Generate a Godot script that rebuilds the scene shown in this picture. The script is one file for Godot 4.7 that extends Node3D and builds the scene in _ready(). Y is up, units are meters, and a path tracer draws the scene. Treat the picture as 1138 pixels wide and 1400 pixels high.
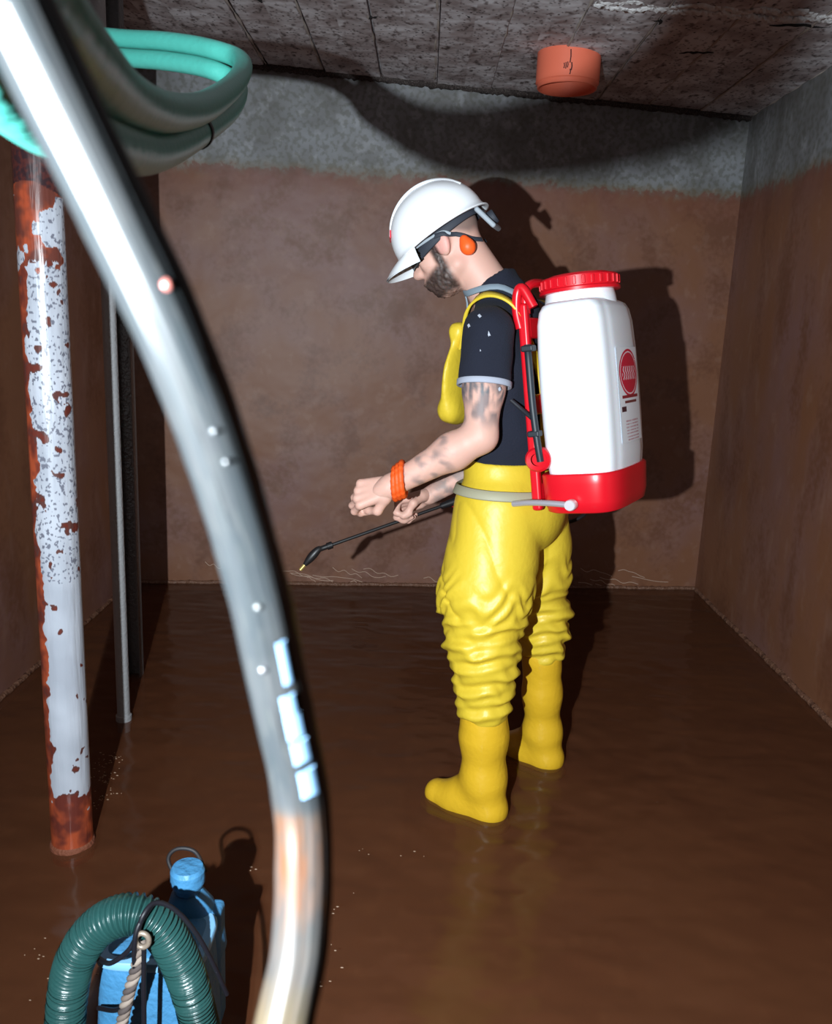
extends Node3D
# A worker spraying inside a flooded tank. y up, metres; the water surface is y = 0, the tank floor lies 4 cm below it.

const LAMP := Vector3(-0.352, 1.378, 0.2)
const MAN := Vector3(0.33, 0, -2.47)
const MAN_TURN := 150.0
const WATER_DEPTH := 0.04

# ------------------------------------------------------------------ mesh collector
class MB:
	var v := PackedVector3Array()
	var n := PackedVector3Array()
	var uv := PackedVector2Array()
	var c := PackedColorArray()
	var i := PackedInt32Array()
	func add(p: Vector3, nn: Vector3, t := Vector2.ZERO, col := Color.WHITE) -> int:
		v.append(p); n.append(nn); uv.append(t); c.append(col)
		return v.size() - 1
	func tri(a: int, b: int, d: int) -> void:
		var fn := (v[d] - v[a]).cross(v[b] - v[a])
		if fn.dot(n[a] + n[b] + n[d]) < 0.0:
			i.append(a); i.append(d); i.append(b)
		else:
			i.append(a); i.append(b); i.append(d)
	func quad(a: int, b: int, d: int, e: int) -> void:
		tri(a, b, d); tri(a, d, e)
	func mesh() -> ArrayMesh:
		var arr := []
		arr.resize(Mesh.ARRAY_MAX)
		arr[Mesh.ARRAY_VERTEX] = v
		arr[Mesh.ARRAY_NORMAL] = n
		arr[Mesh.ARRAY_TEX_UV] = uv
		arr[Mesh.ARRAY_COLOR] = c
		arr[Mesh.ARRAY_INDEX] = i
		var m := ArrayMesh.new()
		m.add_surface_from_arrays(Mesh.PRIMITIVE_TRIANGLES, arr)
		return m
	# box with rounded edges
	func rbox(xf: Transform3D, size: Vector3, r: float) -> void:
		var h := size * 0.5
		r = minf(r, minf(h.x, minf(h.y, h.z)) * 0.98)
		var ax := []
		for k in 3:
			ax.append([-h[k], -h[k] + r * 0.3, -h[k] + r, h[k] - r, h[k] - r * 0.3, h[k]])
		for k in 3:
			var k1: int = (k + 1) % 3
			var k2: int = (k + 2) % 3
			for s in [-1.0, 1.0]:
				var base := v.size()
				for a in 6:
					for b in 6:
						var p := Vector3.ZERO
						p[k] = s * h[k]; p[k1] = ax[k1][a]; p[k2] = ax[k2][b]
						var q := Vector3(clampf(p.x, -h.x + r, h.x - r), clampf(p.y, -h.y + r, h.y - r), clampf(p.z, -h.z + r, h.z - r))
						var d := (p - q).normalized()
						add(xf * (q + d * r), (xf.basis * d).normalized(), Vector2(p[k1] / size[k1] + 0.5, p[k2] / size[k2] + 0.5))
				for a in 5:
					for b in 5:
						quad(base + a * 6 + b, base + a * 6 + b + 1, base + a * 6 + b + 7, base + a * 6 + b + 6)
	# tube along a smooth path; rad(t, angle) gives the radius; flat squeezes it along the second axis
	func tube(pts: PackedVector3Array, rad: Callable, sides: int, first: Vector3, flat := 1.0, caps := true) -> void:
		var m := pts.size()
		var base := v.size()
		var nn := first
		var run := 0.0
		var total := 0.0
		for k in m - 1: total += pts[k].distance_to(pts[k + 1])
		for k in m:
			var t := (pts[mini(k + 1, m - 1)] - pts[maxi(k - 1, 0)]).normalized()
			nn = (nn - t * nn.dot(t)).normalized()
			var bb := t.cross(nn)
			if k > 0: run += pts[k].distance_to(pts[k - 1])
			var f := run / total
			for s in sides + 1:
				var a := TAU * s / sides
				var r: float = rad.call(f, a)
				var f2 := minf(f + 0.5 / m, 1.0)
				var f1 := maxf(f - 0.5 / m, 0.0)
				var slope: float = (rad.call(f2, a) - rad.call(f1, a)) / maxf((f2 - f1) * total, 1e-6)
				var o := nn * cos(a) + bb * sin(a) * flat
				var on := (nn * cos(a) * flat + bb * sin(a) - t * slope * flat).normalized()
				add(pts[k] + o * r, on, Vector2(float(s) / sides, f))
		for k in m - 1:
			for s in sides:
				var q := base + k * (sides + 1) + s
				quad(q, q + 1, q + sides + 2, q + sides + 1)
		if caps:
			for e in [0, m - 1]:
				var t2: Vector3 = (pts[1] - pts[0]).normalized() * -1.0 if e == 0 else (pts[m - 1] - pts[m - 2]).normalized()
				var mid := add(pts[e], t2)
				var ring := v.size()
				for s in sides + 1:
					add(v[base + e * (sides + 1) + s], t2)
				for s in sides: tri(mid, ring + s, ring + s + 1)
	# turned shape about y: profile of (radius, height)
	func lathe(xf: Transform3D, prof: Array, sides: int, smooth := false, sx := 1.0, sz := 1.0) -> void:
		var m := prof.size()
		for k in m - 1:
			var p0: Vector2 = prof[k]
			var p1: Vector2 = prof[k + 1]
			var ns := [Vector2(p1.y - p0.y, p0.x - p1.x), Vector2(p1.y - p0.y, p0.x - p1.x)]
			if smooth:
				if k > 0: ns[0] = Vector2(p1.y - prof[k - 1].y, prof[k - 1].x - p1.x)
				if k < m - 2: ns[1] = Vector2(prof[k + 2].y - p0.y, p0.x - prof[k + 2].x)
			var base := v.size()
			for e in 2:
				var p: Vector2 = prof[k + e]
				var nv: Vector2 = ns[e].normalized()
				for s in sides + 1:
					var a := TAU * s / sides
					var d := Vector3(cos(a) * nv.x / sx, nv.y, sin(a) * nv.x / sz)
					add(xf * Vector3(cos(a) * p.x * sx, p.y, sin(a) * p.x * sz), (xf.basis * d).normalized(), Vector2(float(s) / sides, float(k + e) / (m - 1)))
			for s in sides:
				quad(base + s, base + s + 1, base + sides + 2 + s, base + sides + 1 + s)
	# stacked rounded-rectangle sections: [height, centre x, half depth x, half width z, power]; bump(angle, f) pushes the wall out
	func loft(xf: Transform3D, secs: Array, sides: int, bump: Callable) -> void:
		var pts := []
		var m := secs.size()
		for k in m:
			var s: Array = secs[k]
			var ring := PackedVector3Array()
			for j in sides:
				var a := TAU * j / sides
				var ca := cos(a)
				var sa := sin(a)
				var e: float = s[4]
				var q := pow(pow(absf(ca), e) + pow(absf(sa), e), -1.0 / e)
				var b: float = 1.0 + bump.call(a, float(k) / (m - 1))
				ring.append(Vector3(s[1] + ca * q * s[2] * b, s[0], sa * q * s[3] * b))
			pts.append(ring)
		var base := v.size()
		for k in m:
			for j in sides + 1:
				var jj := j % sides
				var du: Vector3 = pts[k][(jj + 1) % sides] - pts[k][(jj + sides - 1) % sides]
				var dv: Vector3 = pts[mini(k + 1, m - 1)][jj] - pts[maxi(k - 1, 0)][jj]
				var nn := dv.cross(du).normalized()
				var mid := Vector3(secs[k][1], pts[k][jj].y, 0)
				if nn.dot(pts[k][jj] - mid) < 0.0 and absf(nn.y) < 0.9: nn = -nn
				add(xf * pts[k][jj], (xf.basis * nn).normalized(), Vector2(float(j) / sides, float(k) / (m - 1)))
		for k in m - 1:
			for j in sides:
				var q2 := base + k * (sides + 1) + j
				quad(q2, q2 + 1, q2 + sides + 2, q2 + sides + 1)
		for e in [0, m - 1]:
			var up := Vector3.DOWN if e == 0 else Vector3.UP
			var mid2 := add(xf * Vector3(secs[e][1], secs[e][0], 0), xf.basis * up)
			var r0 := v.size()
			for j in sides + 1: add(xf * pts[e][j % sides], xf.basis * up)
			for j in sides: tri(mid2, r0 + j, r0 + j + 1)
	# band lying on a surface: points with outward normals
	func ribbon(pts: Array, nrm: Array, width: float, thick: float) -> void:
		var m := pts.size()
		var base := v.size()
		for k in m:
			var t: Vector3 = (pts[mini(k + 1, m - 1)] - pts[maxi(k - 1, 0)]).normalized()
			var o: Vector3 = nrm[k]
			o = (o - t * o.dot(t)).normalized()
			var side := t.cross(o)
			var prof := [[-0.5, -0.5, -1.0, -0.4], [-0.5, 0.3, -1.0, 0.4], [-0.42, 0.5, -0.4, 1.0], [0.42, 0.5, 0.4, 1.0], [0.5, 0.3, 1.0, 0.4], [0.5, -0.5, 1.0, -0.4]]
			for w in 6:
				var q: Array = prof[w]
				add(pts[k] + side * width * q[0] + o * thick * q[1], (side * q[2] + o * q[3]).normalized(), Vector2(w / 5.0, float(k) / m))
		for k in m - 1:
			for w in 6:
				var a := base + k * 6 + w
				var b := base + k * 6 + (w + 1) % 6
				quad(a, b, b + 6, a + 6)

# ------------------------------------------------------------------ fields for bodies and clothes
static func cap(a: Vector3, b: Vector3, ra: float, rb: float) -> Array:
	return [0, a, b, ra, rb]

static func ell(c: Vector3, r: Vector3, basis := Basis()) -> Array:
	return [1, c, r, basis.inverse(), maxf(r.x, maxf(r.y, r.z))]

func sd(p: Array, q: Vector3) -> float:
	if p[0] == 0:
		var a: Vector3 = p[1]
		var ba: Vector3 = p[2] - a
		var pa := q - a
		var h := clampf(pa.dot(ba) / maxf(ba.length_squared(), 1e-9), 0.0, 1.0)
		return (pa - ba * h).length() - lerpf(p[3], p[4], h)
	var e: Vector3 = (p[3] as Basis) * (q - p[1])
	var r: Vector3 = p[2]
	var k0 := (e / r).length()
	var k1 := (e / (r * r)).length()
	return k0 * (k0 - 1.0) / maxf(k1, 1e-5)

func field(prims: Array, q: Vector3, k: float) -> float:
	var d := 1e3
	for p in prims:
		var e := sd(p, q)
		var h := maxf(k - absf(d - e), 0.0) / k
		d = minf(d, e) - h * h * k * 0.25
	return d

func grad(prims: Array, q: Vector3, k: float) -> Vector3:
	var e := 0.004
	return Vector3(field(prims, q + Vector3(e, 0, 0), k) - field(prims, q - Vector3(e, 0, 0), k), field(prims, q + Vector3(0, e, 0), k) - field(prims, q - Vector3(0, e, 0), k), field(prims, q + Vector3(0, 0, e), k) - field(prims, q - Vector3(0, 0, e), k)).normalized()

# walks guide points onto the surface of a field; returns [points, normals]
func hug(prims: Array, guide: Array, k: float, off: float, steps := 8) -> Array:
	var ps := cat(guide, steps)
	var out := []
	var ns := []
	for p in ps:
		var q: Vector3 = p
		var g := Vector3.UP
		for it in 5:
			g = grad(prims, q, k)
			q -= g * (field(prims, q, k) - off)
		out.append(q); ns.append(g)
	return [out, ns]

func still(_p: Vector3) -> float: return 0.0

func blank(_p: Vector3) -> Color: return Color.WHITE

func nowhere(_p: Vector3) -> float: return -1.0

# surface nets
func skin(mb: MB, prims: Array, cell: float, k: float, disp: Callable, colf: Callable, cut: Callable) -> void:
	var lo := Vector3(1e3, 1e3, 1e3)
	var hi := -lo
	var boxes := []
	for p in prims:
		var a: Vector3
		var b: Vector3
		if p[0] == 0:
			var r := maxf(p[3], p[4]) * Vector3.ONE
			a = (p[1] as Vector3).min(p[2]) - r
			b = (p[1] as Vector3).max(p[2]) + r
		else:
			a = p[1] - Vector3.ONE * p[4]
			b = p[1] + Vector3.ONE * p[4]
		boxes.append([a, b])
		lo = lo.min(a); hi = hi.max(b)
	var pad := k * 0.6 + cell * 2.5
	lo -= Vector3.ONE * (pad + cell)
	hi += Vector3.ONE * (pad + cell)
	var nx := int((hi.x - lo.x) / cell) + 2
	var ny := int((hi.y - lo.y) / cell) + 2
	var nz := int((hi.z - lo.z) / cell) + 2
	var fld := PackedFloat32Array()
	fld.resize(nx * ny * nz)
	fld.fill(1e3)
	for pi in prims.size():
		var p: Array = prims[pi]
		var i0 := Vector3i(((boxes[pi][0] - lo) - Vector3.ONE * pad) / cell)
		var i1 := Vector3i(((boxes[pi][1] - lo) + Vector3.ONE * pad) / cell)
		var caps: bool = p[0] == 0
		var pa: Vector3 = p[1]
		var pb: Vector3 = p[2]
		var ba := pb - pa
		var bb := maxf(ba.length_squared(), 1e-9)
		var ra: float = p[3] if caps else 0.0
		var rb: float = p[4] if caps else 0.0
		var bi: Basis = Basis() if caps else p[3]
		var r2 := pb * pb
		for z in range(maxi(i0.z, 0), mini(i1.z + 2, nz)):
			for y in range(maxi(i0.y, 0), mini(i1.y + 2, ny)):
				var at := (z * ny + y) * nx
				for x in range(maxi(i0.x, 0), mini(i1.x + 2, nx)):
					var q := lo + Vector3(x, y, z) * cell - pa
					var e: float
					if caps:
						var h := clampf(q.dot(ba) / bb, 0.0, 1.0)
						e = (q - ba * h).length() - ra - (rb - ra) * h
					else:
						q = bi * q
						var k0 := (q / pb).length()
						e = k0 * (k0 - 1.0) / maxf((q / r2).length(), 1e-5)
					var d := fld[at + x]
					var hh := maxf(k - absf(d - e), 0.0) / k
					fld[at + x] = minf(d, e) - hh * hh * k * 0.25
	if cut != nowhere:
		for z in nz:
			for y in ny:
				for x in nx:
					var at2 := (z * ny + y) * nx + x
					if fld[at2] < cell * 3.0:
						fld[at2] = maxf(fld[at2], cut.call(lo + Vector3(x, y, z) * cell))
	var ids := PackedInt32Array()
	ids.resize(nx * ny * nz)
	ids.fill(-1)
	var base := mb.v.size()
	var verts := PackedVector3Array()
	var grads := PackedVector3Array()
	var sxy := nx * ny
	for z in nz - 1:
		for y in ny - 1:
			for x in nx - 1:
				var o := z * sxy + y * nx + x
				var a0 := fld[o]
				if a0 > cell * 2.0 or a0 < -cell * 2.0: continue
				var f := [a0, fld[o + 1], fld[o + nx], fld[o + nx + 1], fld[o + sxy], fld[o + sxy + 1], fld[o + sxy + nx], fld[o + sxy + nx + 1]]
				var neg := 0
				for t in 8:
					if f[t] < 0.0: neg += 1
				if neg == 0 or neg == 8: continue
				var acc := Vector3.ZERO
				var cnt := 0
				for e2 in [[0, 1], [2, 3], [4, 5], [6, 7], [0, 2], [1, 3], [4, 6], [5, 7], [0, 4], [1, 5], [2, 6], [3, 7]]:
					var fa: float = f[e2[0]]
					var fb: float = f[e2[1]]
					if (fa < 0.0) == (fb < 0.0): continue
					var w := fa / (fa - fb)
					var ca := Vector3(e2[0] & 1, (e2[0] >> 1) & 1, (e2[0] >> 2) & 1)
					var cb := Vector3(e2[1] & 1, (e2[1] >> 1) & 1, (e2[1] >> 2) & 1)
					acc += ca + (cb - ca) * w
					cnt += 1
				var pos := lo + (Vector3(x, y, z) + acc / cnt) * cell
				var g := Vector3(f[1] + f[3] + f[5] + f[7] - f[0] - f[2] - f[4] - f[6], f[2] + f[3] + f[6] + f[7] - f[0] - f[1] - f[4] - f[5], f[4] + f[5] + f[6] + f[7] - f[0] - f[1] - f[2] - f[3]).normalized()
				ids[o] = verts.size()
				if disp != still: pos += g * disp.call(pos)
				verts.append(pos); grads.append(g)
	var quads := PackedInt32Array()
	for z in range(1, nz - 1):
		for y in range(1, ny - 1):
			for x in range(1, nx - 1):
				var o := z * sxy + y * nx + x
				if ids[o] < 0: continue
				var s0 := fld[o] < 0.0
				if (fld[o + 1] < 0.0) != s0: quads.append_array([ids[o], ids[o - nx], ids[o - nx - sxy], ids[o - sxy]])
				if (fld[o + nx] < 0.0) != s0: quads.append_array([ids[o], ids[o - 1], ids[o - 1 - sxy], ids[o - sxy]])
				if (fld[o + sxy] < 0.0) != s0: quads.append_array([ids[o], ids[o - 1], ids[o - 1 - nx], ids[o - nx]])
	var nor := PackedVector3Array()
	nor.resize(verts.size())
	for q in range(0, quads.size(), 4):
		var fn := (verts[quads[q + 2]] - verts[quads[q]]).cross(verts[quads[q + 3]] - verts[quads[q + 1]])
		if fn.dot(grads[quads[q]]) < 0.0: fn = -fn
		for t in 4: nor[quads[q + t]] += fn
	for t in verts.size():
		mb.add(verts[t], nor[t].normalized() if nor[t].length() > 1e-12 else grads[t], Vector2.ZERO, colf.call(verts[t]))
	for q in range(0, quads.size(), 4):
		if quads[q] < 0 or quads[q + 1] < 0 or quads[q + 2] < 0 or quads[q + 3] < 0: continue
		mb.quad(base + quads[q], base + quads[q + 1], base + quads[q + 2], base + quads[q + 3])

# ------------------------------------------------------------------ small helpers
func V(x: float, y: float, z: float) -> Vector3:
	return Vector3(x, y, z)

func at(p: Vector3, b := Basis()) -> Transform3D:
	return Transform3D(b, p)

func rot(x: float, y: float, z: float) -> Basis:
	return Basis.from_euler(Vector3(deg_to_rad(x), deg_to_rad(y), deg_to_rad(z)))

# basis whose y axis points along d
func along(d: Vector3) -> Basis:
	var y := d.normalized()
	var x := y.cross(Vector3(0.13, 0.21, 0.97)).normalized()
	return Basis(x, y, x.cross(y))

func cat(p: Array, steps := 8) -> PackedVector3Array:
	var out := PackedVector3Array()
	var m := p.size()
	for k in m - 1:
		var a: Vector3 = p[maxi(k - 1, 0)] if k > 0 else p[0] * 2.0 - p[1]
		var d: Vector3 = p[k + 2] if k + 2 < m else p[m - 1] * 2.0 - p[m - 2]
		for s in steps:
			out.append((p[k] as Vector3).cubic_interpolate(p[k + 1], a, d, float(s) / steps))
	out.append(p[m - 1])
	return out

func even(r: float) -> Callable:
	return func(_f, _a): return r

func flat_bump() -> Callable:
	return func(_a, _f): return 0.0

func mat(col: Color, rough := 0.6, metal := 0.0) -> StandardMaterial3D:
	var m := StandardMaterial3D.new()
	m.albedo_color = col
	m.roughness = rough
	m.metallic = metal
	return m

func rgb(r: int, g: int, b: int) -> Color:
	return Color(r / 255.0, g / 255.0, b / 255.0)

func noise(freq: float, seed_: int, oct := 4) -> FastNoiseLite:
	var n := FastNoiseLite.new()
	n.noise_type = FastNoiseLite.TYPE_SIMPLEX_SMOOTH
	n.seed = seed_
	n.frequency = freq
	n.fractal_octaves = oct
	return n

func grain(freq: float, seed_: int, size := 256) -> ImageTexture:
	var im := noise(freq, seed_, 5).get_seamless_image(size, size)
	return ImageTexture.create_from_image(im)

func relief(m: StandardMaterial3D, t: Texture2D, cm: float, scale: float) -> StandardMaterial3D:
	m.heightmap_enabled = true
	m.heightmap_texture = t
	m.heightmap_scale = cm
	m.uv1_triplanar = true
	m.uv1_scale = Vector3.ONE * scale
	return m

func paint(w: int, h: int, f: Callable) -> ImageTexture:
	var im := Image.create(w, h, false, Image.FORMAT_RGB8)
	for y in h:
		for x in w:
			im.set_pixel(x, y, f.call(x, y))
	return ImageTexture.create_from_image(im)

func put(called: String, mesh: Mesh, m: Material, parent: Node = self) -> MeshInstance3D:
	var o := MeshInstance3D.new()
	o.name = called
	o.mesh = mesh
	o.material_override = m
	parent.add_child(o, true)
	return o

func thing(called: String, where: Vector3, label: String, category: String, basis := Basis()) -> Node3D:
	var o := Node3D.new()
	o.name = called
	add_child(o, true)
	o.transform = Transform3D(basis, where)
	o.set_meta("label", label)
	o.set_meta("category", category)
	return o

func tag(o: Node, label: String, category: String, kind := "") -> void:
	o.set_meta("label", label)
	o.set_meta("category", category)
	if kind: o.set_meta("kind", kind)

func struct(o: Node, label: String, category: String) -> void:
	tag(o, label, category, "structure")

# moves points to a thing's own origin
func rel(a: Array, o: Vector3) -> Array:
	var out := []
	for p in a: out.append(p - o)
	return out

# ------------------------------------------------------------------ scene
func _ready() -> void:
	camera_and_light()
	room()
	water()
	pipes()
	man()
	sprayer()
	lance()
	hoses()
	pump()
	small_things()

func camera_and_light() -> void:
	var cam := Camera3D.new()
	cam.name = "camera"
	var optics := CameraAttributesPhysical.new()
	optics.frustum_focal_length = 20.006
	optics.frustum_focus_distance = 2.6
	optics.frustum_near = 0.05
	optics.frustum_far = 50.0
	optics.exposure_aperture = 7.0
	cam.attributes = optics
	add_child(cam)
	cam.position = Vector3(0, 1.42, 0)
	cam.basis = Basis(Vector3.RIGHT, deg_to_rad(-12.6)) * Basis(Vector3.BACK, deg_to_rad(2.4))
	cam.current = true
	var we := WorldEnvironment.new()
	var env := Environment.new()
	env.background_mode = Environment.BG_COLOR
	env.background_color = Color.BLACK
	env.tonemap_mode = Environment.TONE_MAPPER_LINEAR
	env.tonemap_exposure = 1.0
	env.sdfgi_enabled = true
	env.ssao_enabled = true
	env.ssil_enabled = true
	we.environment = env
	add_child(we)
	# the hand lamp held just left of the lens
	var s := SpotLight3D.new()
	s.name = "hand_lamp_light"
	add_child(s)
	s.position = LAMP
	s.look_at(Vector3(1.1, 0.8, -4.4))
	s.light_color = Color(0.93, 0.975, 1.0)
	s.light_energy = 12.6
	s.light_size = 0.012
	s.spot_angle = 64.0
	s.spot_angle_attenuation = 1.0
	s.spot_range = 14.0
	s.spot_attenuation = 2.0
	s.shadow_enabled = true

func brown(n1: float, n2: float, n3: float) -> Color:
	var c := rgb(130, 86, 61).lerp(rgb(131, 94, 86), clampf(n1 * 1.4 + 0.4, 0, 1))
	c = c.lerp(rgb(108, 67, 45), clampf(n2 * 1.3, 0, 0.7))
	return c.lerp(rgb(152, 118, 104), clampf(n3 * 1.0 - 0.25, 0, 0.3))

func wall_texture(w_m: float, h_m: float, seed_: int, streak: float) -> ImageTexture:
	var a := noise(0.9, seed_)
	var b := noise(3.0, seed_ + 1)
	var c := noise(9.0, seed_ + 2)
	var d := noise(28.0, seed_ + 3, 3)
	var w := 640
	var h := int(w * h_m / w_m)
	return paint(w, h, func(x, y):
		var u: float = x * w_m / w
		var v: float = h_m - y * h_m / h - 0.06
		var na := a.get_noise_2d(u, v)
		var nb := b.get_noise_2d(u, v * streak)
		var nc := c.get_noise_2d(u, v * streak)
		var nd := d.get_noise_2d(u, v)
		var br := brown(na + nb * 0.5, nb + nd * 0.4, nc + nd * 0.3)
		# mauve scrubbed patches higher up, ochre silt lower down
		var grey := rgb(138, 140, 144).lerp(rgb(108, 107, 106), clampf(nb + 0.4, 0, 1)).lerp(rgb(176, 178, 184), clampf(nc * 1.6 - 0.35, 0, 0.4))
		grey = grey.lerp(rgb(84, 84, 74), clampf(nd * 1.5, 0, 0.4))
		var line := 2.115 + na * 0.02 + nc * 0.02 + nd * 0.02
		var t := smoothstep(-0.035, 0.035, v - line)
		var seam := clampf(1.0 - absf(v - line - 0.01) / 0.05, 0, 1)
		var col := br.lerp(grey, t).lerp(rgb(104, 96, 72), seam * 0.35)
		if v < line and v > line - 0.18: col = col.lerp(rgb(112, 62, 52), clampf(nc + 0.75, 0, 1) * (0.5 - 0.5 * clampf((line - v) / 0.18, 0, 1)))
		return col)

# a wall slab between two floor points, its face towards the room (side: +1 or -1 picks the face)
func wall(called: String, a: Vector3, b: Vector3, bottom: float, top: float, inward: Vector3, m: Material) -> MeshInstance3D:
	var mb := MB.new()
	var t := (b - a)
	var nn := Vector3.UP.cross(t).normalized()
	if nn.dot(inward) < 0.0: nn = -nn
	var back := -nn * 0.2
	var corners := [a + V(0, bottom, 0), b + V(0, bottom, 0), b + V(0, top, 0), a + V(0, top, 0)]
	var uvs := [Vector2(0, 1), Vector2(1, 1), Vector2(1, 0), Vector2(0, 0)]
	for side in 2:
		var base := mb.v.size()
		for k in 4: mb.add(corners[k] + back * side, nn if side == 0 else -nn, uvs[k])
		mb.quad(base, base + 1, base + 2, base + 3)
	for k in 4:
		var k2 := (k + 1) % 4
		var on: Vector3 = (corners[k] + corners[k2] - corners[0] - corners[2]).normalized()
		var base := mb.v.size()
		mb.add(corners[k], on, uvs[k]); mb.add(corners[k2], on, uvs[k2]); mb.add(corners[k2] + back, on, uvs[k2]); mb.add(corners[k] + back, on, uvs[k])
		mb.quad(base, base + 1, base + 2, base + 3)
	return put(called, mb.mesh(), m)

func ceiling_y(x: float) -> float:
	return 2.545 - 0.034 * x

func room() -> void:
	var rough := grain(0.02, 11)
	var mk := func(tex: Texture2D, r: float) -> StandardMaterial3D:
		var m := mat(Color.WHITE, r)
		m.albedo_texture = tex
		m.heightmap_enabled = true
		m.heightmap_texture = rough
		m.heightmap_scale = 0.8
		return m
	var BL := V(-1.5, 0, -4.345)
	var BR := V(1.6, 0, -4.65)
	struct(wall("wall_back", BL, BR, -0.06, 2.75, V(0, 0, 1), mk.call(wall_texture(3.12, 2.81, 21, 1.0), 0.5)), "brown coated tank wall with a bare grey concrete band on top, facing the lens", "wall")
	struct(wall("wall_right", V(1.6, 0, -4.85), V(1.6, 0, 2.3), -0.06, 2.75, V(-1, 0, 0), mk.call(wall_texture(7.15, 2.81, 31, 0.35), 0.5)), "brown coated side wall of the tank beside the worker's back", "wall")
	struct(wall("wall_left", V(-1.5, 0, -4.6), V(-1.5, 0, 2.3), -0.06, 2.75, V(1, 0, 0), mk.call(wall_texture(6.9, 2.81, 41, 0.35), 0.5)), "brown coated side wall behind the peeling pipe", "wall")
	struct(wall("wall_front", V(-1.9, 0, 2.2), V(1.8, 0, 2.2), -0.06, 2.75, V(0, 0, -1), mk.call(wall_texture(3.7, 2.81, 51, 1.0), 0.6)), "brown tank wall opposite the worker", "wall")
	# floor under the water
	var fl := MB.new()
	fl.rbox(at(V(-0.04, -WATER_DEPTH - 0.1, -1.25)), V(3.7, 0.2, 7.2), 0.005)
	var mud := noise(1.6, 61)
	var mud2 := noise(9.0, 62)
	var fm := mat(Color.WHITE, 0.8)
	fm.albedo_texture = paint(512, 512, func(x, y):
		var a := mud.get_noise_2d(x / 70.0, y / 70.0)
		var b := mud2.get_noise_2d(x / 70.0, y / 70.0)
		return rgb(112, 76, 48).lerp(rgb(84, 52, 32), clampf(a * 1.2 + 0.4, 0, 1)).lerp(rgb(140, 100, 66), clampf(b * 1.2 - 0.2, 0, 0.5)))
	fm.uv1_triplanar = true
	fm.uv1_scale = Vector3.ONE * 0.14
	struct(put("floor", fl.mesh(), fm), "muddy brown tank floor under shallow water", "floor")
	# ceiling slab with board-marked concrete
	var n1 := noise(1.2, 71)
	var n2 := noise(5.0, 72)
	var n3 := noise(18.0, 73)
	var cols := []
	for k in 3:
		cols.append(paint(384, 384, func(x, y):
			var u: float = x / 60.0 + k * 9.0
			var v: float = y / 60.0
			var a := n1.get_noise_2d(u, v)
			var b := n2.get_noise_2d(u * 1.6, v * 0.7)
			var c := n3.get_noise_2d(u, v)
			var col := rgb(198, 194, 197).lerp(rgb(154, 142, 142), clampf(a * 1.6 + 0.45, 0, 1))
			col = col.lerp(rgb(72, 60, 58), clampf(b * 2.2 - 0.5, 0, 0.8))
			col = col.lerp(rgb(30, 24, 24), 1.0 if c > 0.5 else 0.0)
			return col.lerp(rgb(196, 190, 186), clampf(c * -2.5 - 0.95, 0, 0.9))))
	var cg := grain(0.03, 75)
	var cm := []
	for k in 3:
		var m := mat(Color.WHITE, 0.85)
		m.albedo_texture = cols[k]
		relief(m, cg, 1.6, 0.5)
		cm.append(m)
	var slab := MB.new()
	slab.rbox(at(V(0, 0.14, 0)), V(3.9, 0.24, 7.4), 0.004)
	var ceil := put("ceiling", slab.mesh(), cm[0])
	ceil.position = V(0, 2.545, -1.25)
	ceil.rotation.z = -0.034
	struct(ceil, "board-marked grey concrete tank ceiling with dirt stains and cracks", "ceiling")
	var rng := RandomNumberGenerator.new()
	rng.seed = 5
	var board := MB.new()
	board.rbox(Transform3D(), V(0.262, 0.03, 7.2), 0.005)
	var bmesh := board.mesh()
	for k in 14:
		var o := put("ceiling_board", bmesh, cm[k % 3], ceil)
		o.position = V(-1.78 + k * 0.267 + 0.05, 0.015 + rng.randf_range(-0.005, 0.004), 0.0)
		o.rotation.y = rng.randf_range(-0.004, 0.004)
		var fin := MB.new()
		var path := []
		for s in 30: path.append(V(rng.randf_range(-0.006, 0.006), 0, -3.4 + s * 0.24))
		fin.tube(cat(path, 3), func(f, _a): return 0.0045 + 0.004 * sin(f * 190.0 + k), 5, Vector3.RIGHT)
		var fo := put("mortar_ridge", fin.mesh(), mat(rgb(168, 158, 150), 0.9), ceil)
		fo.position = V(-1.65 + k * 0.267 + 0.05, 0.002, 0.0)
	# cracked spall band across the ceiling, and the dirt-caked corner above the grey band
	var spall := noise(7.0, 81)
	var sp := MB.new()
	for row in 2:
		var path := []
		for s in 40:
			var x := 0.55 + s * 0.03
			path.append(V(x, 0.004 - row * 0.004, -2.03 - 0.04 * row + 0.05 * spall.get_noise_2d(x, row * 5.0) + (x - 0.6) * 0.06))
		sp.tube(cat(path, 4), func(f, a): return 0.018 + 0.016 * spall.get_noise_2d(f * 9.0, a * 0.7 + row * 3.0), 8, Vector3.RIGHT, 0.6)
	put("broken_plaster", sp.mesh(), relief(mat(rgb(206, 204, 204), 0.9), cg, 2.0, 2.0), ceil)
	var crack := MB.new()
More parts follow.
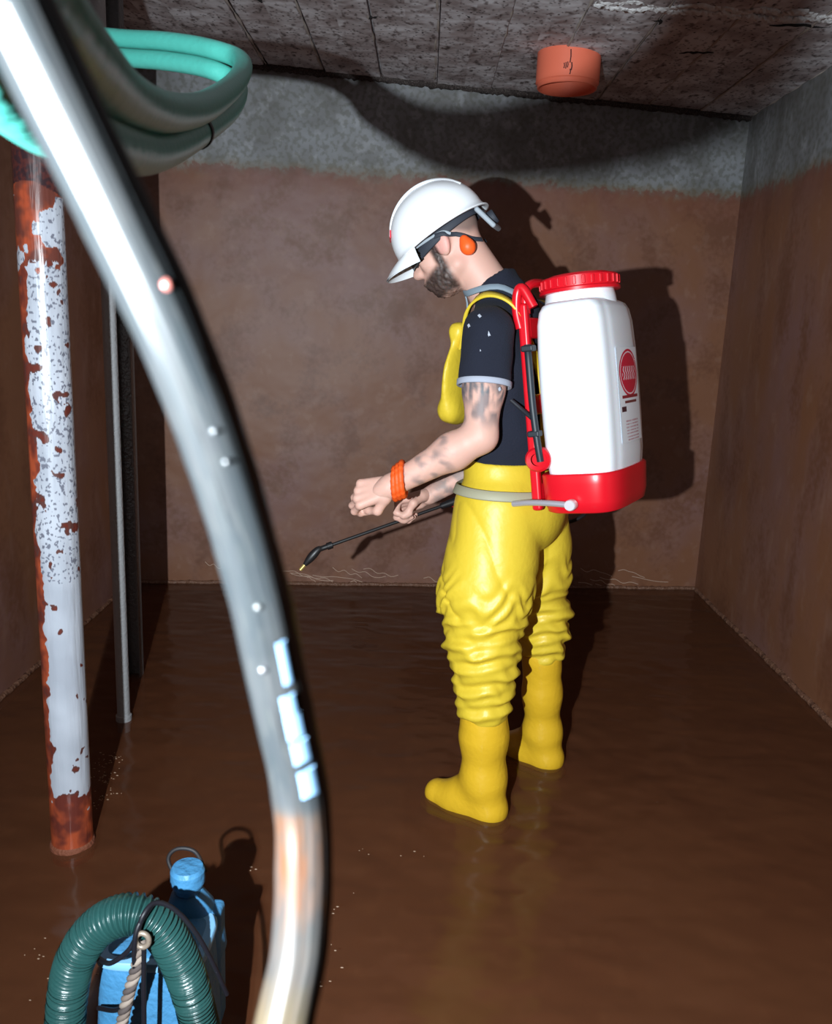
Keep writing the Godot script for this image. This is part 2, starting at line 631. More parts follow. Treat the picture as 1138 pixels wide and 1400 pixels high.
	for cdef in [[-1.02, -2.45, 0.05, 0.16], [-0.66, -2.3, -0.03, 0.07], [-0.9, -2.05, 0.09, 0.1], [0.1, -2.3, 0.03, 0.07], [0.82, -2.2, -0.06, 0.1], [0.98, -2.5, 0.12, 0.03], [-0.3, -2.4, 0.08, 0.05], [1.2, -2.12, 0.2, 0.02]]:
		var path := []
		for s in 6: path.append(V(cdef[0] + cdef[2] * s / 5.0 + rng.randf_range(-0.008, 0.008), 0.0, cdef[1] + cdef[3] * s / 5.0 + rng.randf_range(-0.01, 0.01)))
		crack.tube(cat(path, 4), func(f, a): return 0.003 + 0.011 * sin(f * PI) * (0.6 + 0.4 * sin(f * 21.0 + a)), 6, Vector3.RIGHT, 0.4)
	put("crack", crack.mesh(), mat(rgb(26, 22, 22), 0.95), ceil)
	# crusty corner bead under the ceiling
	var bead := noise(6.0, 83)
	var cb := MB.new()
	var bp := []
	for s in 60:
		var f := s / 59.0
		var p := BL.lerp(BR, f)
		bp.append(V(p.x, ceiling_y(p.x) - 0.002, p.z + 0.012))
	cb.tube(cat(bp, 4), func(f, a): return 0.02 + 0.014 * bead.get_noise_2d(f * 16.0, a), 9, Vector3.UP)
	var dirt := mat(Color.WHITE, 0.9)
	var dn := noise(14.0, 84)
	dirt.albedo_texture = paint(256, 256, func(x, y):
		var a := dn.get_noise_2d(x / 40.0, y / 40.0)
		return rgb(70, 60, 56).lerp(rgb(36, 30, 30), clampf(a * 2.0 + 0.3, 0, 1)).lerp(rgb(170, 164, 160), clampf(a * -3.0 - 0.9, 0, 0.8)))
	relief(dirt, cg, 2.0, 1.5)
	var t1 := put("trim_1", cb.mesh(), dirt)
	struct(t1, "crusty dirt-caked joint between ceiling and grey band", "joint")
	# silt line along the foot of the walls
	var silt := mat(Color.WHITE, 0.6)
	var sn := noise(10.0, 86)
	silt.albedo_texture = paint(256, 256, func(x, y):
		var a := sn.get_noise_2d(x / 30.0, y / 30.0)
		return rgb(128, 90, 70).lerp(rgb(100, 66, 48), clampf(a * 2.0 + 0.5, 0, 1)).lerp(rgb(196, 166, 146), clampf(a * -3.2 - 0.9, 0, 0.8)))
	relief(silt, cg, 1.5, 2.0)
	var foot := noise(4.0, 87)
	var defs := [["trim_2", BL, BR, "pale silt line along the foot of the wall facing the lens", 0.012], ["trim_3", V(1.6, 0, -4.62), V(1.6, 0, 2.1), "pale silt line along the foot of the streaked side wall", 0.014], ["trim_4", V(-1.5, 0, -4.3), V(-1.5, 0, 2.1), "pale silt line along the foot of the wall behind the peeling pipe", 0.012]]
	for d in defs:
		var path := []
		for s in 50:
			var p: Vector3 = (d[1] as Vector3).lerp(d[2], s / 49.0)
			path.append(p + V(0, 0.006 * foot.get_noise_2d(s, 3.0) + 0.004, 0))
		var mb := MB.new()
		mb.tube(cat(path, 5), func(f, a): return d[4] * (1.0 + 0.4 * foot.get_noise_2d(f * 40.0, a)), 8, Vector3.UP)
		struct(put(d[0], mb.mesh(), silt), d[3], "joint")
	# scratchy salt lines left on the back wall just above the water
	var salt := MB.new()
	for s in 26:
		var f0 := rng.randf_range(0.12, 0.97)
		var y0 := rng.randf_range(0.02, 0.12)
		var len := rng.randf_range(0.02, 0.09)
		var path := []
		for q in 6:
			var f := clampf(f0 + len * q / 5.0, 0, 0.99)
			path.append(BL.lerp(BR, f) + V(0, maxf(y0 + rng.randf_range(-0.012, 0.012) - q * 0.008, 0.008), 0.0005))
		salt.tube(cat(path, 3), func(_f, _a): return 0.002, 5, Vector3.UP)
	var so := put("salt_lines", salt.mesh(), mat(rgb(196, 166, 146), 0.7), get_node("wall_back"))
	so.set_meta("kind", "stuff")

func water() -> void:
	var x0 := -1.5
	var x1 := 1.6
	var z1 := 2.2
	var nx := 150
	var nz := 260
	var wn := noise(2.2, 91, 3)
	var wn2 := noise(7.5, 92, 2)
	var feet := [Vector2(0.2, -2.33), Vector2(0.46, -2.62)]
	var hgt := func(x: float, z: float) -> float:
		var h := 0.006 * wn.get_noise_2d(x * 0.8, z * 1.9) + 0.0024 * wn2.get_noise_2d(x * 0.7, z * 1.6)
		for f in feet:
			var d: float = Vector2(x, z).distance_to(f)
			h += 0.0022 * sin(d * 62.0) * exp(-d * 3.2) * smoothstep(0.05, 0.16, d)
		return h
	var mb := MB.new()
	for j in nz + 1:
		for i in nx + 1:
			var x := lerpf(x0, x1, float(i) / nx)
			var z := lerpf(-4.34 - (x + 1.5) * 0.0985, z1, float(j) / nz)
			var e := 0.012
			var n := V(hgt.call(x - e, z) - hgt.call(x + e, z), 2.0 * e, hgt.call(x, z - e) - hgt.call(x, z + e)).normalized()
			mb.add(V(x, hgt.call(x, z), z), n, Vector2(x, z))
	for j in nz:
		for i in nx:
			var q := j * (nx + 1) + i
			mb.quad(q, q + 1, q + nx + 2, q + nx + 1)
	var m := mat(Color(94 / 255.0, 55 / 255.0, 35 / 255.0, 0.68), 0.13)
	m.metallic_specular = 0.26
	m.transparency = BaseMaterial3D.TRANSPARENCY_ALPHA
	var o := put("water", mb.mesh(), m)
	tag(o, "murky brown shallow water with small ripples covering the tank floor", "water", "stuff")
	# foam flecks
	var rng := RandomNumberGenerator.new()
	rng.seed = 17
	var fo := MB.new()
	for c in [[-0.11, -2.1, 3, 0.03], [0.02, -2.07, 3, 0.03], [-0.13, -1.85, 4, 0.03], [-0.14, -1.7, 2, 0.03], [-0.72, -1.62, 46, 0.04], [-0.95, -2.5, 30, 0.025], [-0.93, -2.4, 26, 0.02], [-0.9, -2.28, 22, 0.025], [-0.4, -1.98, 3, 0.012], [-0.2, -1.6, 9, 0.03], [0.75, -2.4, 1, 0.02]]:
		for k in c[2]:
			var x: float = c[0] + rng.randfn() * c[3]
			var z: float = c[1] + rng.randfn() * c[3]
			fo.lathe(at(V(x, hgt.call(x, z), z)), [Vector2(0.0001, 0.0016), Vector2(0.0016, 0.001), Vector2(0.0022, -0.001)], 6, true, rng.randf_range(0.5, 2.2), rng.randf_range(0.5, 1.2))
	tag(put("foam_flecks", fo.mesh(), mat(rgb(150, 122, 100), 0.5)), "tiny pale foam flecks floating on the brown water", "foam", "stuff")

func pipes() -> void:
	# thick pipe with peeling white paint
	var n1 := noise(5.0, 101, 3)
	var n2 := noise(15.0, 102, 3)
	var n3 := noise(75.0, 103, 2)
	var base := V(-0.895, -WATER_DEPTH, -2.06)
	var tall := 2.62
	var p := MB.new()
	var pts := PackedVector3Array()
	for k in 41: pts.append(V(0, tall * k / 40.0, 0))
	p.tube(pts, even(0.053), 40, Vector3.BACK)
	var m := mat(Color.WHITE, 0.3)
	m.albedo_texture = paint(384, 1024, func(x, y):
		var ang: float = x * 360.0 / 384.0
		if ang > 180.0: ang -= 360.0
		var h: float = y * tall / 1024.0 - WATER_DEPTH
		var cx := cos(deg_to_rad(ang)) * 0.053
		var cz := sin(deg_to_rad(ang)) * 0.053
		var a := n1.get_noise_3d(cx, h, cz)
		var b := n2.get_noise_3d(cx, h, cz)
		var c := n3.get_noise_3d(cx, h, cz)
		var rust := rgb(160, 72, 44).lerp(rgb(96, 44, 36), clampf(b * 1.6 + 0.4, 0, 1))
		var white := rgb(178, 182, 192).lerp(rgb(156, 160, 170), clampf(a + 0.5, 0, 1))
		if c > 0.3 and h > 0.75: white = rgb(104, 106, 118)
		# bare on the side turned to the dark wall, ragged edge, flakes gone here and there
		var edge := -26.0 + a * 24.0 + b * 22.0
		var col := white
		if ang < edge or ang > 150.0: col = rust
		if b > 0.38 + 0.1 * a: col = rgb(84, 52, 48) if b < 0.46 else rust
		if h < 0.12 + 0.14 * b + 0.09 * a: col = rust
		if h > 1.5 + 0.05 * b:
			col = rgb(150, 66, 42).lerp(rgb(92, 48, 40), clampf(b * 2.0 + 0.5, 0, 1))
			if h < 1.66 and b + a < -0.02: col = white
		if h > 1.68 + 0.04 * a: col = rgb(72, 36, 34).lerp(rgb(46, 30, 34), clampf(c * 2.0 + 0.5, 0, 1))
		if h > 1.86: col = rgb(150, 132, 112).lerp(rgb(110, 84, 66), clampf(b + 0.5, 0, 1))
		return col)
	m.heightmap_enabled = true
	m.heightmap_texture = grain(0.05, 104)
	m.heightmap_scale = 0.15
	var t := thing("steel_pipe", base, "thick vertical pipe with peeling white paint and rust", "pipe")
	put("pipe_body", p.mesh(), m, t)
	var rustm := relief(mat(rgb(120, 66, 44), 0.8), grain(0.05, 105), 0.5, 6.0)
	var fl := MB.new()
	fl.lathe(at(V(0, 2.03, 0)), [Vector2(0.05, 0), Vector2(0.078, 0), Vector2(0.082, 0.004), Vector2(0.082, 0.05), Vector2(0.078, 0.054), Vector2(0.082, 0.058), Vector2(0.082, 0.1), Vector2(0.05, 0.104)], 32)
	put("flange", fl.mesh(), rustm, t)
	for k in 6:
		var b := MB.new()
		b.lathe(at(V(cos(k * TAU / 6) * 0.068, 2.02, sin(k * TAU / 6) * 0.068)), [Vector2(0.0001, -0.008), Vector2(0.009, -0.008), Vector2(0.009, 0.12), Vector2(0.0001, 0.12)], 6)
		put("bolt", b.mesh(), rustm, t)
	var ring := MB.new()
	ring.lathe(at(V(0, 0.02, 0)), [Vector2(0.053, 0), Vector2(0.0575, 0.002), Vector2(0.0585, 0.018), Vector2(0.0565, 0.03), Vector2(0.053, 0.033)], 36, true)
	put("foot_ring", ring.mesh(), rustm, t)
	# slim galvanised pipe
	var g := relief(mat(rgb(150, 150, 152), 0.5), grain(0.04, 106), 0.2, 5.0)
	var t2 := thing("slim_pipe", V(-1.003, -WATER_DEPTH, -2.78), "slim grey pipe standing just behind the thick peeling pipe", "pipe")
	var q := MB.new()
	q.tube(PackedVector3Array([V(0, 0, 0), V(0, 1.3, 0), V(0, 2.62, 0)]), even(0.022), 24, Vector3.BACK)
	put("pipe_body", q.mesh(), g, t2)
	var col := MB.new()
	col.lathe(at(V(0, 0.03, 0)), [Vector2(0.022, 0), Vector2(0.027, 0.002), Vector2(0.027, 0.03), Vector2(0.022, 0.033)], 24)
	put("coupling", col.mesh(), g, t2)
	var cl := MB.new()
	cl.lathe(at(V(0, 2.0, 0)), [Vector2(0.022, 0), Vector2(0.03, 0.003), Vector2(0.03, 0.05), Vector2(0.022, 0.053)], 24)
	put("coupling", cl.mesh(), g, t2)
	# dark steel channel post farther back
	var t3 := thing("steel_channel", V(-1.095, -WATER_DEPTH, -3.17), "dark grey steel channel post behind the slim pipe", "post")
	var dk := relief(mat(rgb(104, 102, 102), 0.4, 0.4), grain(0.04, 107), 0.2, 5.0)
	var w := MB.new()
	w.rbox(at(V(0, 1.31, -0.015)), V(0.062, 2.62, 0.006), 0.002)
	put("web", w.mesh(), dk, t3)
	for s in [-1.0, 1.0]:
		var f := MB.new()
		f.rbox(at(V(0.03 * s, 1.31, 0.005)), V(0.006, 2.62, 0.044), 0.002)
		put("channel_edge", f.mesh(), dk, t3)

# ------------------------------------------------------------------ the worker (own axes: x forward, y up, z to his right)
var legs := []
var shirt := []

func leg(hip: Vector3, knee: Vector3, ankle: Vector3, prof: Array) -> Array:
	var out := []
	var pts := []
	for e in prof:
		var y: float = e[0]
		var c: Vector3
		if y > knee.y: c = knee.lerp(hip, (y - knee.y) / (hip.y - knee.y))
		else: c = ankle.lerp(knee, (y - ankle.y) / (knee.y - ankle.y))
		pts.append([c + V(e[2], 0, 0), e[1]])
	for k in pts.size() - 1: out.append(cap(pts[k][0], pts[k + 1][0], pts[k][1], pts[k + 1][1]))
	return out

# wrist, finger direction, back-of-hand direction; thumb on +side; curl of the finger joints in degrees
func hand(w: Vector3, x: Vector3, back: Vector3, side: float, curl: Array, thumb_in: float) -> Array:
	x = x.normalized()
	back = (back - x * back.dot(x)).normalized()
	var s := x.cross(back) * side
	var P := func(a: float, b: float, c: float) -> Vector3: return w + x * a + back * b + s * c
	var out := []
	var kn := [[0.092, 0.03], [0.096, 0.009], [0.09, -0.012], [0.08, -0.031]]
	var ln := [[0.043, 0.026, 0.021], [0.047, 0.029, 0.022], [0.043, 0.027, 0.021], [0.034, 0.021, 0.019]]
	for f in 4:
		var root: Vector3 = P.call(0.012, 0.0, kn[f][1] * 0.55)
		var k: Vector3 = P.call(kn[f][0], 0.004, kn[f][1])
		out.append(cap(root, k, 0.0175, 0.0125))
		var ang := 0.0
		var q := k
		for j in 3:
			ang += deg_to_rad(curl[j] + f * 3.0)
			var d: Vector3 = x * cos(ang) - back * sin(ang)
			var e: Vector3 = q + d * ln[f][j]
			out.append(cap(q, e, 0.0098 - j * 0.0008, 0.009 - j * 0.0009))
			q = e
	var t0: Vector3 = P.call(0.022, -0.008, 0.026)
	var t1: Vector3 = P.call(0.055, -0.02 - 0.012 * thumb_in, 0.047)
	var t2: Vector3 = P.call(0.083, -0.034 - 0.014 * thumb_in, 0.044 - 0.016 * thumb_in)
	var t3: Vector3 = P.call(0.103, -0.042 - 0.012 * thumb_in, 0.036 - 0.03 * thumb_in)
	out.append(cap(P.call(0.01, -0.002, 0.012), t0, 0.018, 0.016))
	out.append(cap(t0, t1, 0.0155, 0.0125)); out.append(cap(t1, t2, 0.012, 0.0105)); out.append(cap(t2, t3, 0.0105, 0.0085))
	out.append(cap(P.call(0.03, -0.006, -0.022), P.call(0.07, -0.004, -0.024), 0.014, 0.013))
	return out

func man() -> void:
	var t := thing("person", MAN, "worker in white helmet, dark t-shirt and yellow waders standing in the water, looking down", "person", Basis(Vector3.UP, deg_to_rad(MAN_TURN)))
	# ---------------- waders
	var hipL := V(0.045, 0.93, -0.115)
	var hipR := V(0.03, 0.93, 0.055)
	var kneeL := V(0.025, 0.55, -0.195)
	var kneeR := V(-0.012, 0.53, 0.15)
	var ankL := V(-0.002, 0.08, -0.195)
	var ankR := V(-0.03, 0.08, 0.195)
	var profL := [[0.90, 0.128, 0.0], [0.76, 0.132, 0.004], [0.68, 0.137, 0.008], [0.65, 0.136, 0.01], [0.622, 0.088, 0.0], [0.595, 0.082, 0.0], [0.565, 0.104, 0.006], [0.53, 0.108, 0.006], [0.505, 0.092, 0.0], [0.47, 0.096, -0.002], [0.44, 0.084, 0.0], [0.40, 0.086, 0.0], [0.36, 0.078, 0.0], [0.335, 0.076, 0.0]]
	var profR := [[0.90, 0.122, 0.0], [0.76, 0.116, 0.0], [0.68, 0.108, 0.0], [0.645, 0.104, 0.0], [0.615, 0.07, 0.0], [0.59, 0.068, 0.0], [0.56, 0.088, 0.0], [0.52, 0.088, 0.0], [0.5, 0.074, 0.0], [0.46, 0.08, 0.0], [0.43, 0.07, 0.0], [0.40, 0.068, 0.0]]
	legs = leg(hipL, kneeL, ankL, profL) + leg(hipR, kneeR, ankR, profR)
	legs.append(ell(V(0.045, 0.97, -0.032), V(0.128, 0.14, 0.172)))
	legs.append(ell(V(0.055, 1.02, -0.035), V(0.12, 0.09, 0.165)))
	legs.append(ell(V(-0.02, 0.9, -0.03), V(0.1, 0.13, 0.15)))
	var fold := noise(1.0, 201, 2)
	var fold2 := noise(1.0, 202, 2)
	var wrinkle := func(p: Vector3) -> float:
		var low := smoothstep(0.625, 0.6, p.y)
		var side := fold.get_noise_3d(p.x * 6.0, p.y * 3.0, p.z * 6.0)
		var slant: float = p.y + 0.16 * (p.x * 0.7 + p.z * 0.6) + 0.03 * side
		var d := low * (0.0075 * sin(slant * 92.0 + side * 2.0) * (0.8 + 0.7 * side) + 0.0035 * sin(slant * 171.0 + p.x * 30.0 - side * 4.0))
		var r1 := 1.0 - absf(fold2.get_noise_3d(p.x * 2.2 + 4.0, p.y * 2.4 - p.x * 2.5, p.z * 2.2))
		d += (1.0 - low) * (0.006 * fold.get_noise_3d(p.x * 2.2, p.y * 2.6, p.z * 2.2) - 0.006 * pow(r1, 10.0))
		# drag folds gathering above the knee
		d += (1.0 - low) * smoothstep(0.78, 0.66, p.y) * 0.004 * sin((p.y * 1.2 + p.x * 0.9 + 0.12 * side) * 75.0)
		return d
	var yellow := relief(mat(rgb(212, 182, 50), 0.45), grain(0.03, 203), 0.08, 5.0)
	var wd := MB.new()
	skin(wd, legs, 0.006, 0.016, wrinkle, blank, func(p): return p.y - 1.045)
	var waders := put("waders", wd.mesh(), yellow, t)
	waders.set_meta("label", "baggy bright yellow rubber waders, ruffled at the knees")
	# grey waist belt
	var wb := MB.new()
	var ring := []
	for k in 25:
		var a := TAU * k / 24.0
		ring.append(V(0.045 + cos(a) * 0.14, 0.955, -0.032 + sin(a) * 0.19))
	var hg := hug(legs, ring, 0.03, 0.008, 3)
	wb.ribbon(hg[0], hg[1], 0.028, 0.006)
	put("waist_belt", wb.mesh(), mat(rgb(156, 152, 128), 0.6), waders)
	# ---------------- boots
	var bootm := relief(mat(rgb(212, 168, 38), 0.33), grain(0.03, 204), 0.08, 5.0)
	var solem := mat(rgb(96, 70, 24), 0.7)
	for d in [[ankL, kneeL, 0.0, 1.0], [ankR, kneeR, -6.0, 0.9]]:
		var an: Vector3 = d[0]
		var up: Vector3 = (d[1] - an) / (d[1].y - an.y)
		var dir := Basis(Vector3.UP, deg_to_rad(d[2])) * Vector3.RIGHT
		var g: float = -WATER_DEPTH
		var s: float = d[3]
		var bt := [cap(an + up * 0.30, an + up * 0.16, 0.072 * s, 0.066 * s), cap(an + up * 0.16, an + up * 0.03, 0.066 * s, 0.062 * s)]
		bt.append(cap(an + up * 0.03, V(an.x, g + 0.06, an.z) - dir * 0.015, 0.06 * s, 0.052))
		bt.append(cap(V(an.x, g + 0.055, an.z) - dir * 0.03, V(an.x, g + 0.055, an.z) + dir * 0.08, 0.046, 0.05))
		bt.append(cap(V(an.x, g + 0.055, an.z) + dir * 0.06, V(an.x, g + 0.05, an.z) + dir * 0.15, 0.05, 0.042))
		bt.append(cap(an + up * 0.02, V(an.x, g + 0.09, an.z) + dir * 0.06, 0.055, 0.04))
		var b := MB.new()
		skin(b, bt, 0.007, 0.035, func(p): return 0.0022 * fold.get_noise_3d(p.x * 6.0, p.y * 12.0, p.z * 6.0) * smoothstep(0.03, 0.1, p.y), blank, func(p): return maxf(g + 0.018 - p.y, p.y - (an.y + 0.33)))
		var bo := put("boot", b.mesh(), bootm, t)
		var so := MB.new()
		skin(so, [cap(V(an.x, g + 0.012, an.z) - dir * 0.035, V(an.x, g + 0.012, an.z) + dir * 0.155, 0.054, 0.05)], 0.007, 0.02, still, blank, func(p): return maxf(p.y - g - 0.02, g - p.y))
		put("sole", so.mesh(), solem, bo)
	# ---------------- t-shirt
	var shL := V(0.06, 1.40, -0.215)
	var shR := V(0.05, 1.40, 0.12)
	var elL := V(0.035, 1.13, -0.275)
	var elR := V(0.03, 1.12, 0.2)
	shirt = [ell(V(0.05, 1.08, -0.035), V(0.118, 0.16, 0.16)), ell(V(0.07, 1.26, -0.045), V(0.122, 0.2, 0.168), Basis(Vector3.BACK, deg_to_rad(-10.0))),
		cap(V(0.075, 1.405, -0.16), V(0.075, 1.405, 0.07), 0.072, 0.072), cap(V(0.07, 1.45, -0.06), V(0.115, 1.535, -0.085), 0.082, 0.068), cap(shL, shL.lerp(elL, 0.52), 0.07, 0.068), cap(shR, shR.lerp(elR, 0.5), 0.07, 0.066)]
	var cloth := relief(mat(rgb(17, 21, 37), 0.95), grain(0.08, 205), 0.15, 8.0)
	var collar := func(p: Vector3) -> float: return (p - V(0.125, 1.528, -0.085)).dot(V(0.62, 0.78, -0.08).normalized())
	var drape := func(p: Vector3) -> float: return 0.007 * fold.get_noise_3d(p.x * 5.0, p.y * 7.0 + p.x * 4.0, p.z * 5.0) + 0.003 * fold2.get_noise_3d(p.x * 12.0, p.y * 9.0, p.z * 12.0)
	var sh := MB.new()
	skin(sh, shirt.slice(0, 4), 0.0085, 0.045, drape, blank, collar)
	for d in [[4, shL, elL, 0.5], [5, shR, elR, 0.48]]:
		var hem: Vector3 = (d[1] as Vector3).lerp(d[2], d[3])
		var down: Vector3 = (d[2] - d[1]).normalized()
		skin(sh, [shirt[d[0]]], 0.0085, 0.045, drape, blank, func(p): return (p - hem).dot(down))
	var tee := put("t_shirt", sh.mesh(), cloth, t)
	tee.set_meta("label", "dark navy t-shirt with light sleeve trim")
	var trim := mat(rgb(158, 162, 176), 0.8)
	for d in [[shL, elL, 0.5], [shR, elR, 0.48]]:
		var c: Vector3 = (d[0] as Vector3).lerp(d[1], d[2])
		var ax: Vector3 = (d[1] - d[0]).normalized()
		var u := ax.cross(Vector3.RIGHT).normalized()
		var w := ax.cross(u)
		var g2 := []
		for k in 17: g2.append(c + (u * cos(TAU * k / 16.0) + w * sin(TAU * k / 16.0)) * 0.072)
		var h2 := hug([cap(d[0], (d[0] as Vector3).lerp(d[1], 0.6), 0.07, 0.068)], g2, 0.02, 0.002, 3)
		var mb := MB.new()
		mb.ribbon(h2[0], h2[1], 0.016, 0.006)
		put("sleeve_trim", mb.mesh(), trim, tee)
	for q in [[V(0.0, 1.40, -0.32), 20.0], [V(0.03, 1.36, -0.34), 60.0], [V(0.1, 1.42, -0.34), -10.0], [V(-0.06, 1.25, -0.3), 40.0], [V(0.05, 1.45, -0.3), 0.0]]:
		var hp := hug(shirt, [q[0], q[0] + V(0.012, 0.012, 0)], 0.045, 0.001, 3)
		var mb := MB.new()
		mb.ribbon(hp[0], hp[1], 0.007, 0.004)
		put("printed_fleck", mb.mesh(), mat(rgb(168, 172, 184), 0.8), tee)
	# braces of the waders over the shoulders, bib in front
	for z in [-1.0, 1.0]:
		var g3 := [V(0.22, 1.36, -0.05 + 0.075 * z), V(0.19, 1.44, -0.05 + 0.11 * z), V(0.09, 1.5, -0.045 + 0.135 * z), V(0.01, 1.47, -0.04 + 0.13 * z), V(-0.05, 1.4, -0.04 + 0.1 * z), V(-0.08, 1.25, -0.04 + 0.06 * z), V(-0.08, 1.04, -0.04 + 0.05 * z)]
		var h3 := hug(shirt, g3, 0.045, 0.013, 8)
		var mb := MB.new()
		mb.ribbon(h3[0], h3[1], 0.036, 0.006)
		put("brace", mb.mesh(), yellow, waders)
	var bib := MB.new()
	var bb := [ell(V(0.212, 1.27, -0.055), V(0.026, 0.135, 0.115), Basis(Vector3.BACK, deg_to_rad(4.0))), cap(V(0.2, 1.4, -0.12), V(0.2, 1.4, 0.01), 0.022, 0.022), cap(V(0.222, 1.17, -0.11), V(0.222, 1.17, 0.0), 0.028, 0.028)]
	skin(bib, bb, 0.007, 0.04, func(p): return 0.006 * fold2.get_noise_3d(p.x * 4.0, p.y * 5.0, p.z * 5.0), blank, nowhere)
	put("bib", bib.mesh(), yellow, waders)
	# ---------------- body: head, arms, hands and the trunk under the clothes in one mesh
	var body := MB.new()
	var trunk := [ell(V(0.05, 1.08, -0.035), V(0.09, 0.15, 0.13)), ell(V(0.07, 1.26, -0.045), V(0.095, 0.18, 0.14)), cap(V(0.075, 1.4, -0.15), V(0.075, 1.4, 0.06), 0.05, 0.05), cap(hipL, kneeL, 0.08, 0.055), cap(kneeL, ankL, 0.05, 0.035), cap(hipR, kneeR, 0.075, 0.05), cap(kneeR, ankR, 0.045, 0.033), ell(V(0.04, 0.97, -0.03), V(0.09, 0.12, 0.13))]
	trunk.append(cap(ankL - V(0, 0.06, 0), ankL + V(0.14, -0.07, 0), 0.03, 0.025))
	trunk.append(cap(ankR - V(0, 0.06, 0), ankR + V(0.14, -0.07, 0), 0.03, 0.025))
	var skin_c := Color(0.62, 0.36, 0.29)
	var ink_shade := noise(22.0, 211, 2)
	var ink_shade2 := noise(55.0, 212, 2)
	var plain := func(_p): return skin_c
	skin(body, trunk, 0.014, 0.05, still, plain, nowhere)
	var wrL := V(0.25, 0.98, -0.372)
	var wrR := V(0.31, 0.895, -0.05)
	var inked_shaded := func(p: Vector3) -> Color:
		var c := skin_c
		if p.z < -0.15:
			var up := smoothstep(1.14, 1.2, p.y) * smoothstep(1.34, 1.27, p.y)
			var low := smoothstep(0.05, 0.11, p.x) * smoothstep(0.23, 0.19, p.x)
			var k := clampf((ink_shade.get_noise_3d(p.x, p.y * 0.6, p.z) + 0.12) * 3.0, 0, 1) * 0.8 * up
			k = maxf(k, clampf((ink_shade2.get_noise_3d(p.x * 1.2, p.y * 0.3, p.z) + 0.2) * 2.0, 0, 1) * up * smoothstep(1.19, 1.25, p.y))
			k = maxf(k, clampf(ink_shade.get_noise_3d(p.x * 0.8, p.y, p.z) * 2.5, 0, 1) * 0.6 * low)
			c = c.lerp(Color(0.1, 0.1, 0.11), k)
		else:  # far arm: shade mixed into the skin colour as mottled grey
			c = c.lerp(Color(0.2, 0.17, 0.16), clampf(ink_shade.get_noise_3d(p.x, p.y, p.z) * 2.0 + 0.5, 0, 0.75) * smoothstep(0.32, 0.26, p.x))
		return c
	var armL := [cap(shL + V(0.01, 0, 0.03), shL.lerp(elL, 0.55), 0.056, 0.053), cap(shL.lerp(elL, 0.55), elL, 0.053, 0.042), cap(elL, elL.lerp(wrL, 0.3), 0.043, 0.048), cap(elL.lerp(wrL, 0.3), wrL, 0.048, 0.029), cap(wrL, wrL + (wrL - elL).normalized() * 0.03, 0.028, 0.026)]
	skin(body, armL, 0.0065, 0.025, still, inked_shaded, nowhere)
	var armR := [cap(shR, shR.lerp(elR, 0.5), 0.054, 0.05), cap(shR.lerp(elR, 0.5), elR, 0.05, 0.042), cap(elR, elR.lerp(wrR, 0.3), 0.043, 0.047), cap(elR.lerp(wrR, 0.3), wrR, 0.047, 0.028)]
	skin(body, armR, 0.008, 0.025, still, inked_shaded, nowhere)
	skin(body, hand(wrL, V(0.115, -0.045, -0.045), V(-0.05, 0.45, -0.9), -1.0, [48, 62, 40], 0.7), 0.0034, 0.008, still, plain, nowhere)
	skin(body, hand(wrR, V(0.075, -0.035, -0.06), V(0.3, 0.75, 0.55), -1.0, [62, 70, 45], 1.0), 0.004, 0.008, still, plain, nowhere)
	# head
	var hc := V(0.242, 1.63, -0.135)
	var hb := Basis(Vector3.UP, deg_to_rad(14.0)) * Basis(Vector3.BACK, deg_to_rad(-32.0))
	var H := func(x: float, y: float, z: float) -> Vector3: return hc + hb * V(x, y, z)
	var head := [ell(H.call(-0.01, 0.035, 0), V(0.098, 0.092, 0.077), hb), ell(H.call(0.032, -0.04, 0), V(0.062, 0.078, 0.058), hb), ell(H.call(0.052, -0.092, 0), V(0.034, 0.03, 0.034), hb),
		cap(H.call(0.088, 0.008, 0), H.call(0.112, -0.03, 0), 0.009, 0.013), cap(H.call(0.1, -0.034, -0.011), H.call(0.1, -0.034, 0.011), 0.009, 0.009), cap(H.call(0.08, 0.024, -0.034), H.call(0.08, 0.024, 0.034), 0.016, 0.016),
		cap(H.call(0.084, -0.062, -0.016), H.call(0.084, -0.062, 0.016), 0.009, 0.009), cap(H.call(0.084, -0.072, -0.013), H.call(0.084, -0.072, 0.013), 0.009, 0.009),
		ell(H.call(0.058, -0.022, -0.042), V(0.024, 0.022, 0.016), hb), ell(H.call(0.058, -0.022, 0.042), V(0.024, 0.022, 0.016), hb), cap(H.call(-0.01, -0.07, -0.045), H.call(0.04, -0.095, -0.025), 0.024, 0.02), cap(H.call(-0.01, -0.07, 0.045), H.call(0.04, -0.095, 0.025), 0.024, 0.02),
		cap(H.call(-0.035, -0.04, 0), V(0.115, 1.5, -0.078), 0.06, 0.062), cap(V(0.115, 1.5, -0.078), V(0.085, 1.42, -0.06), 0.062, 0.055)]
	for s in [-1.0, 1.0]:
		head.append(ell(H.call(-0.008, -0.008, 0.077 * s), V(0.02, 0.033, 0.011), hb * Basis(Vector3.UP, deg_to_rad(22.0 * s)) * Basis(Vector3.BACK, deg_to_rad(12.0))))
		head.append(ell(H.call(0.074, 0.0, 0.032 * s), V(0.013, 0.012, 0.014), hb))
	var hinv := hb.inverse()
	var hair := noise(90.0, 213, 2)
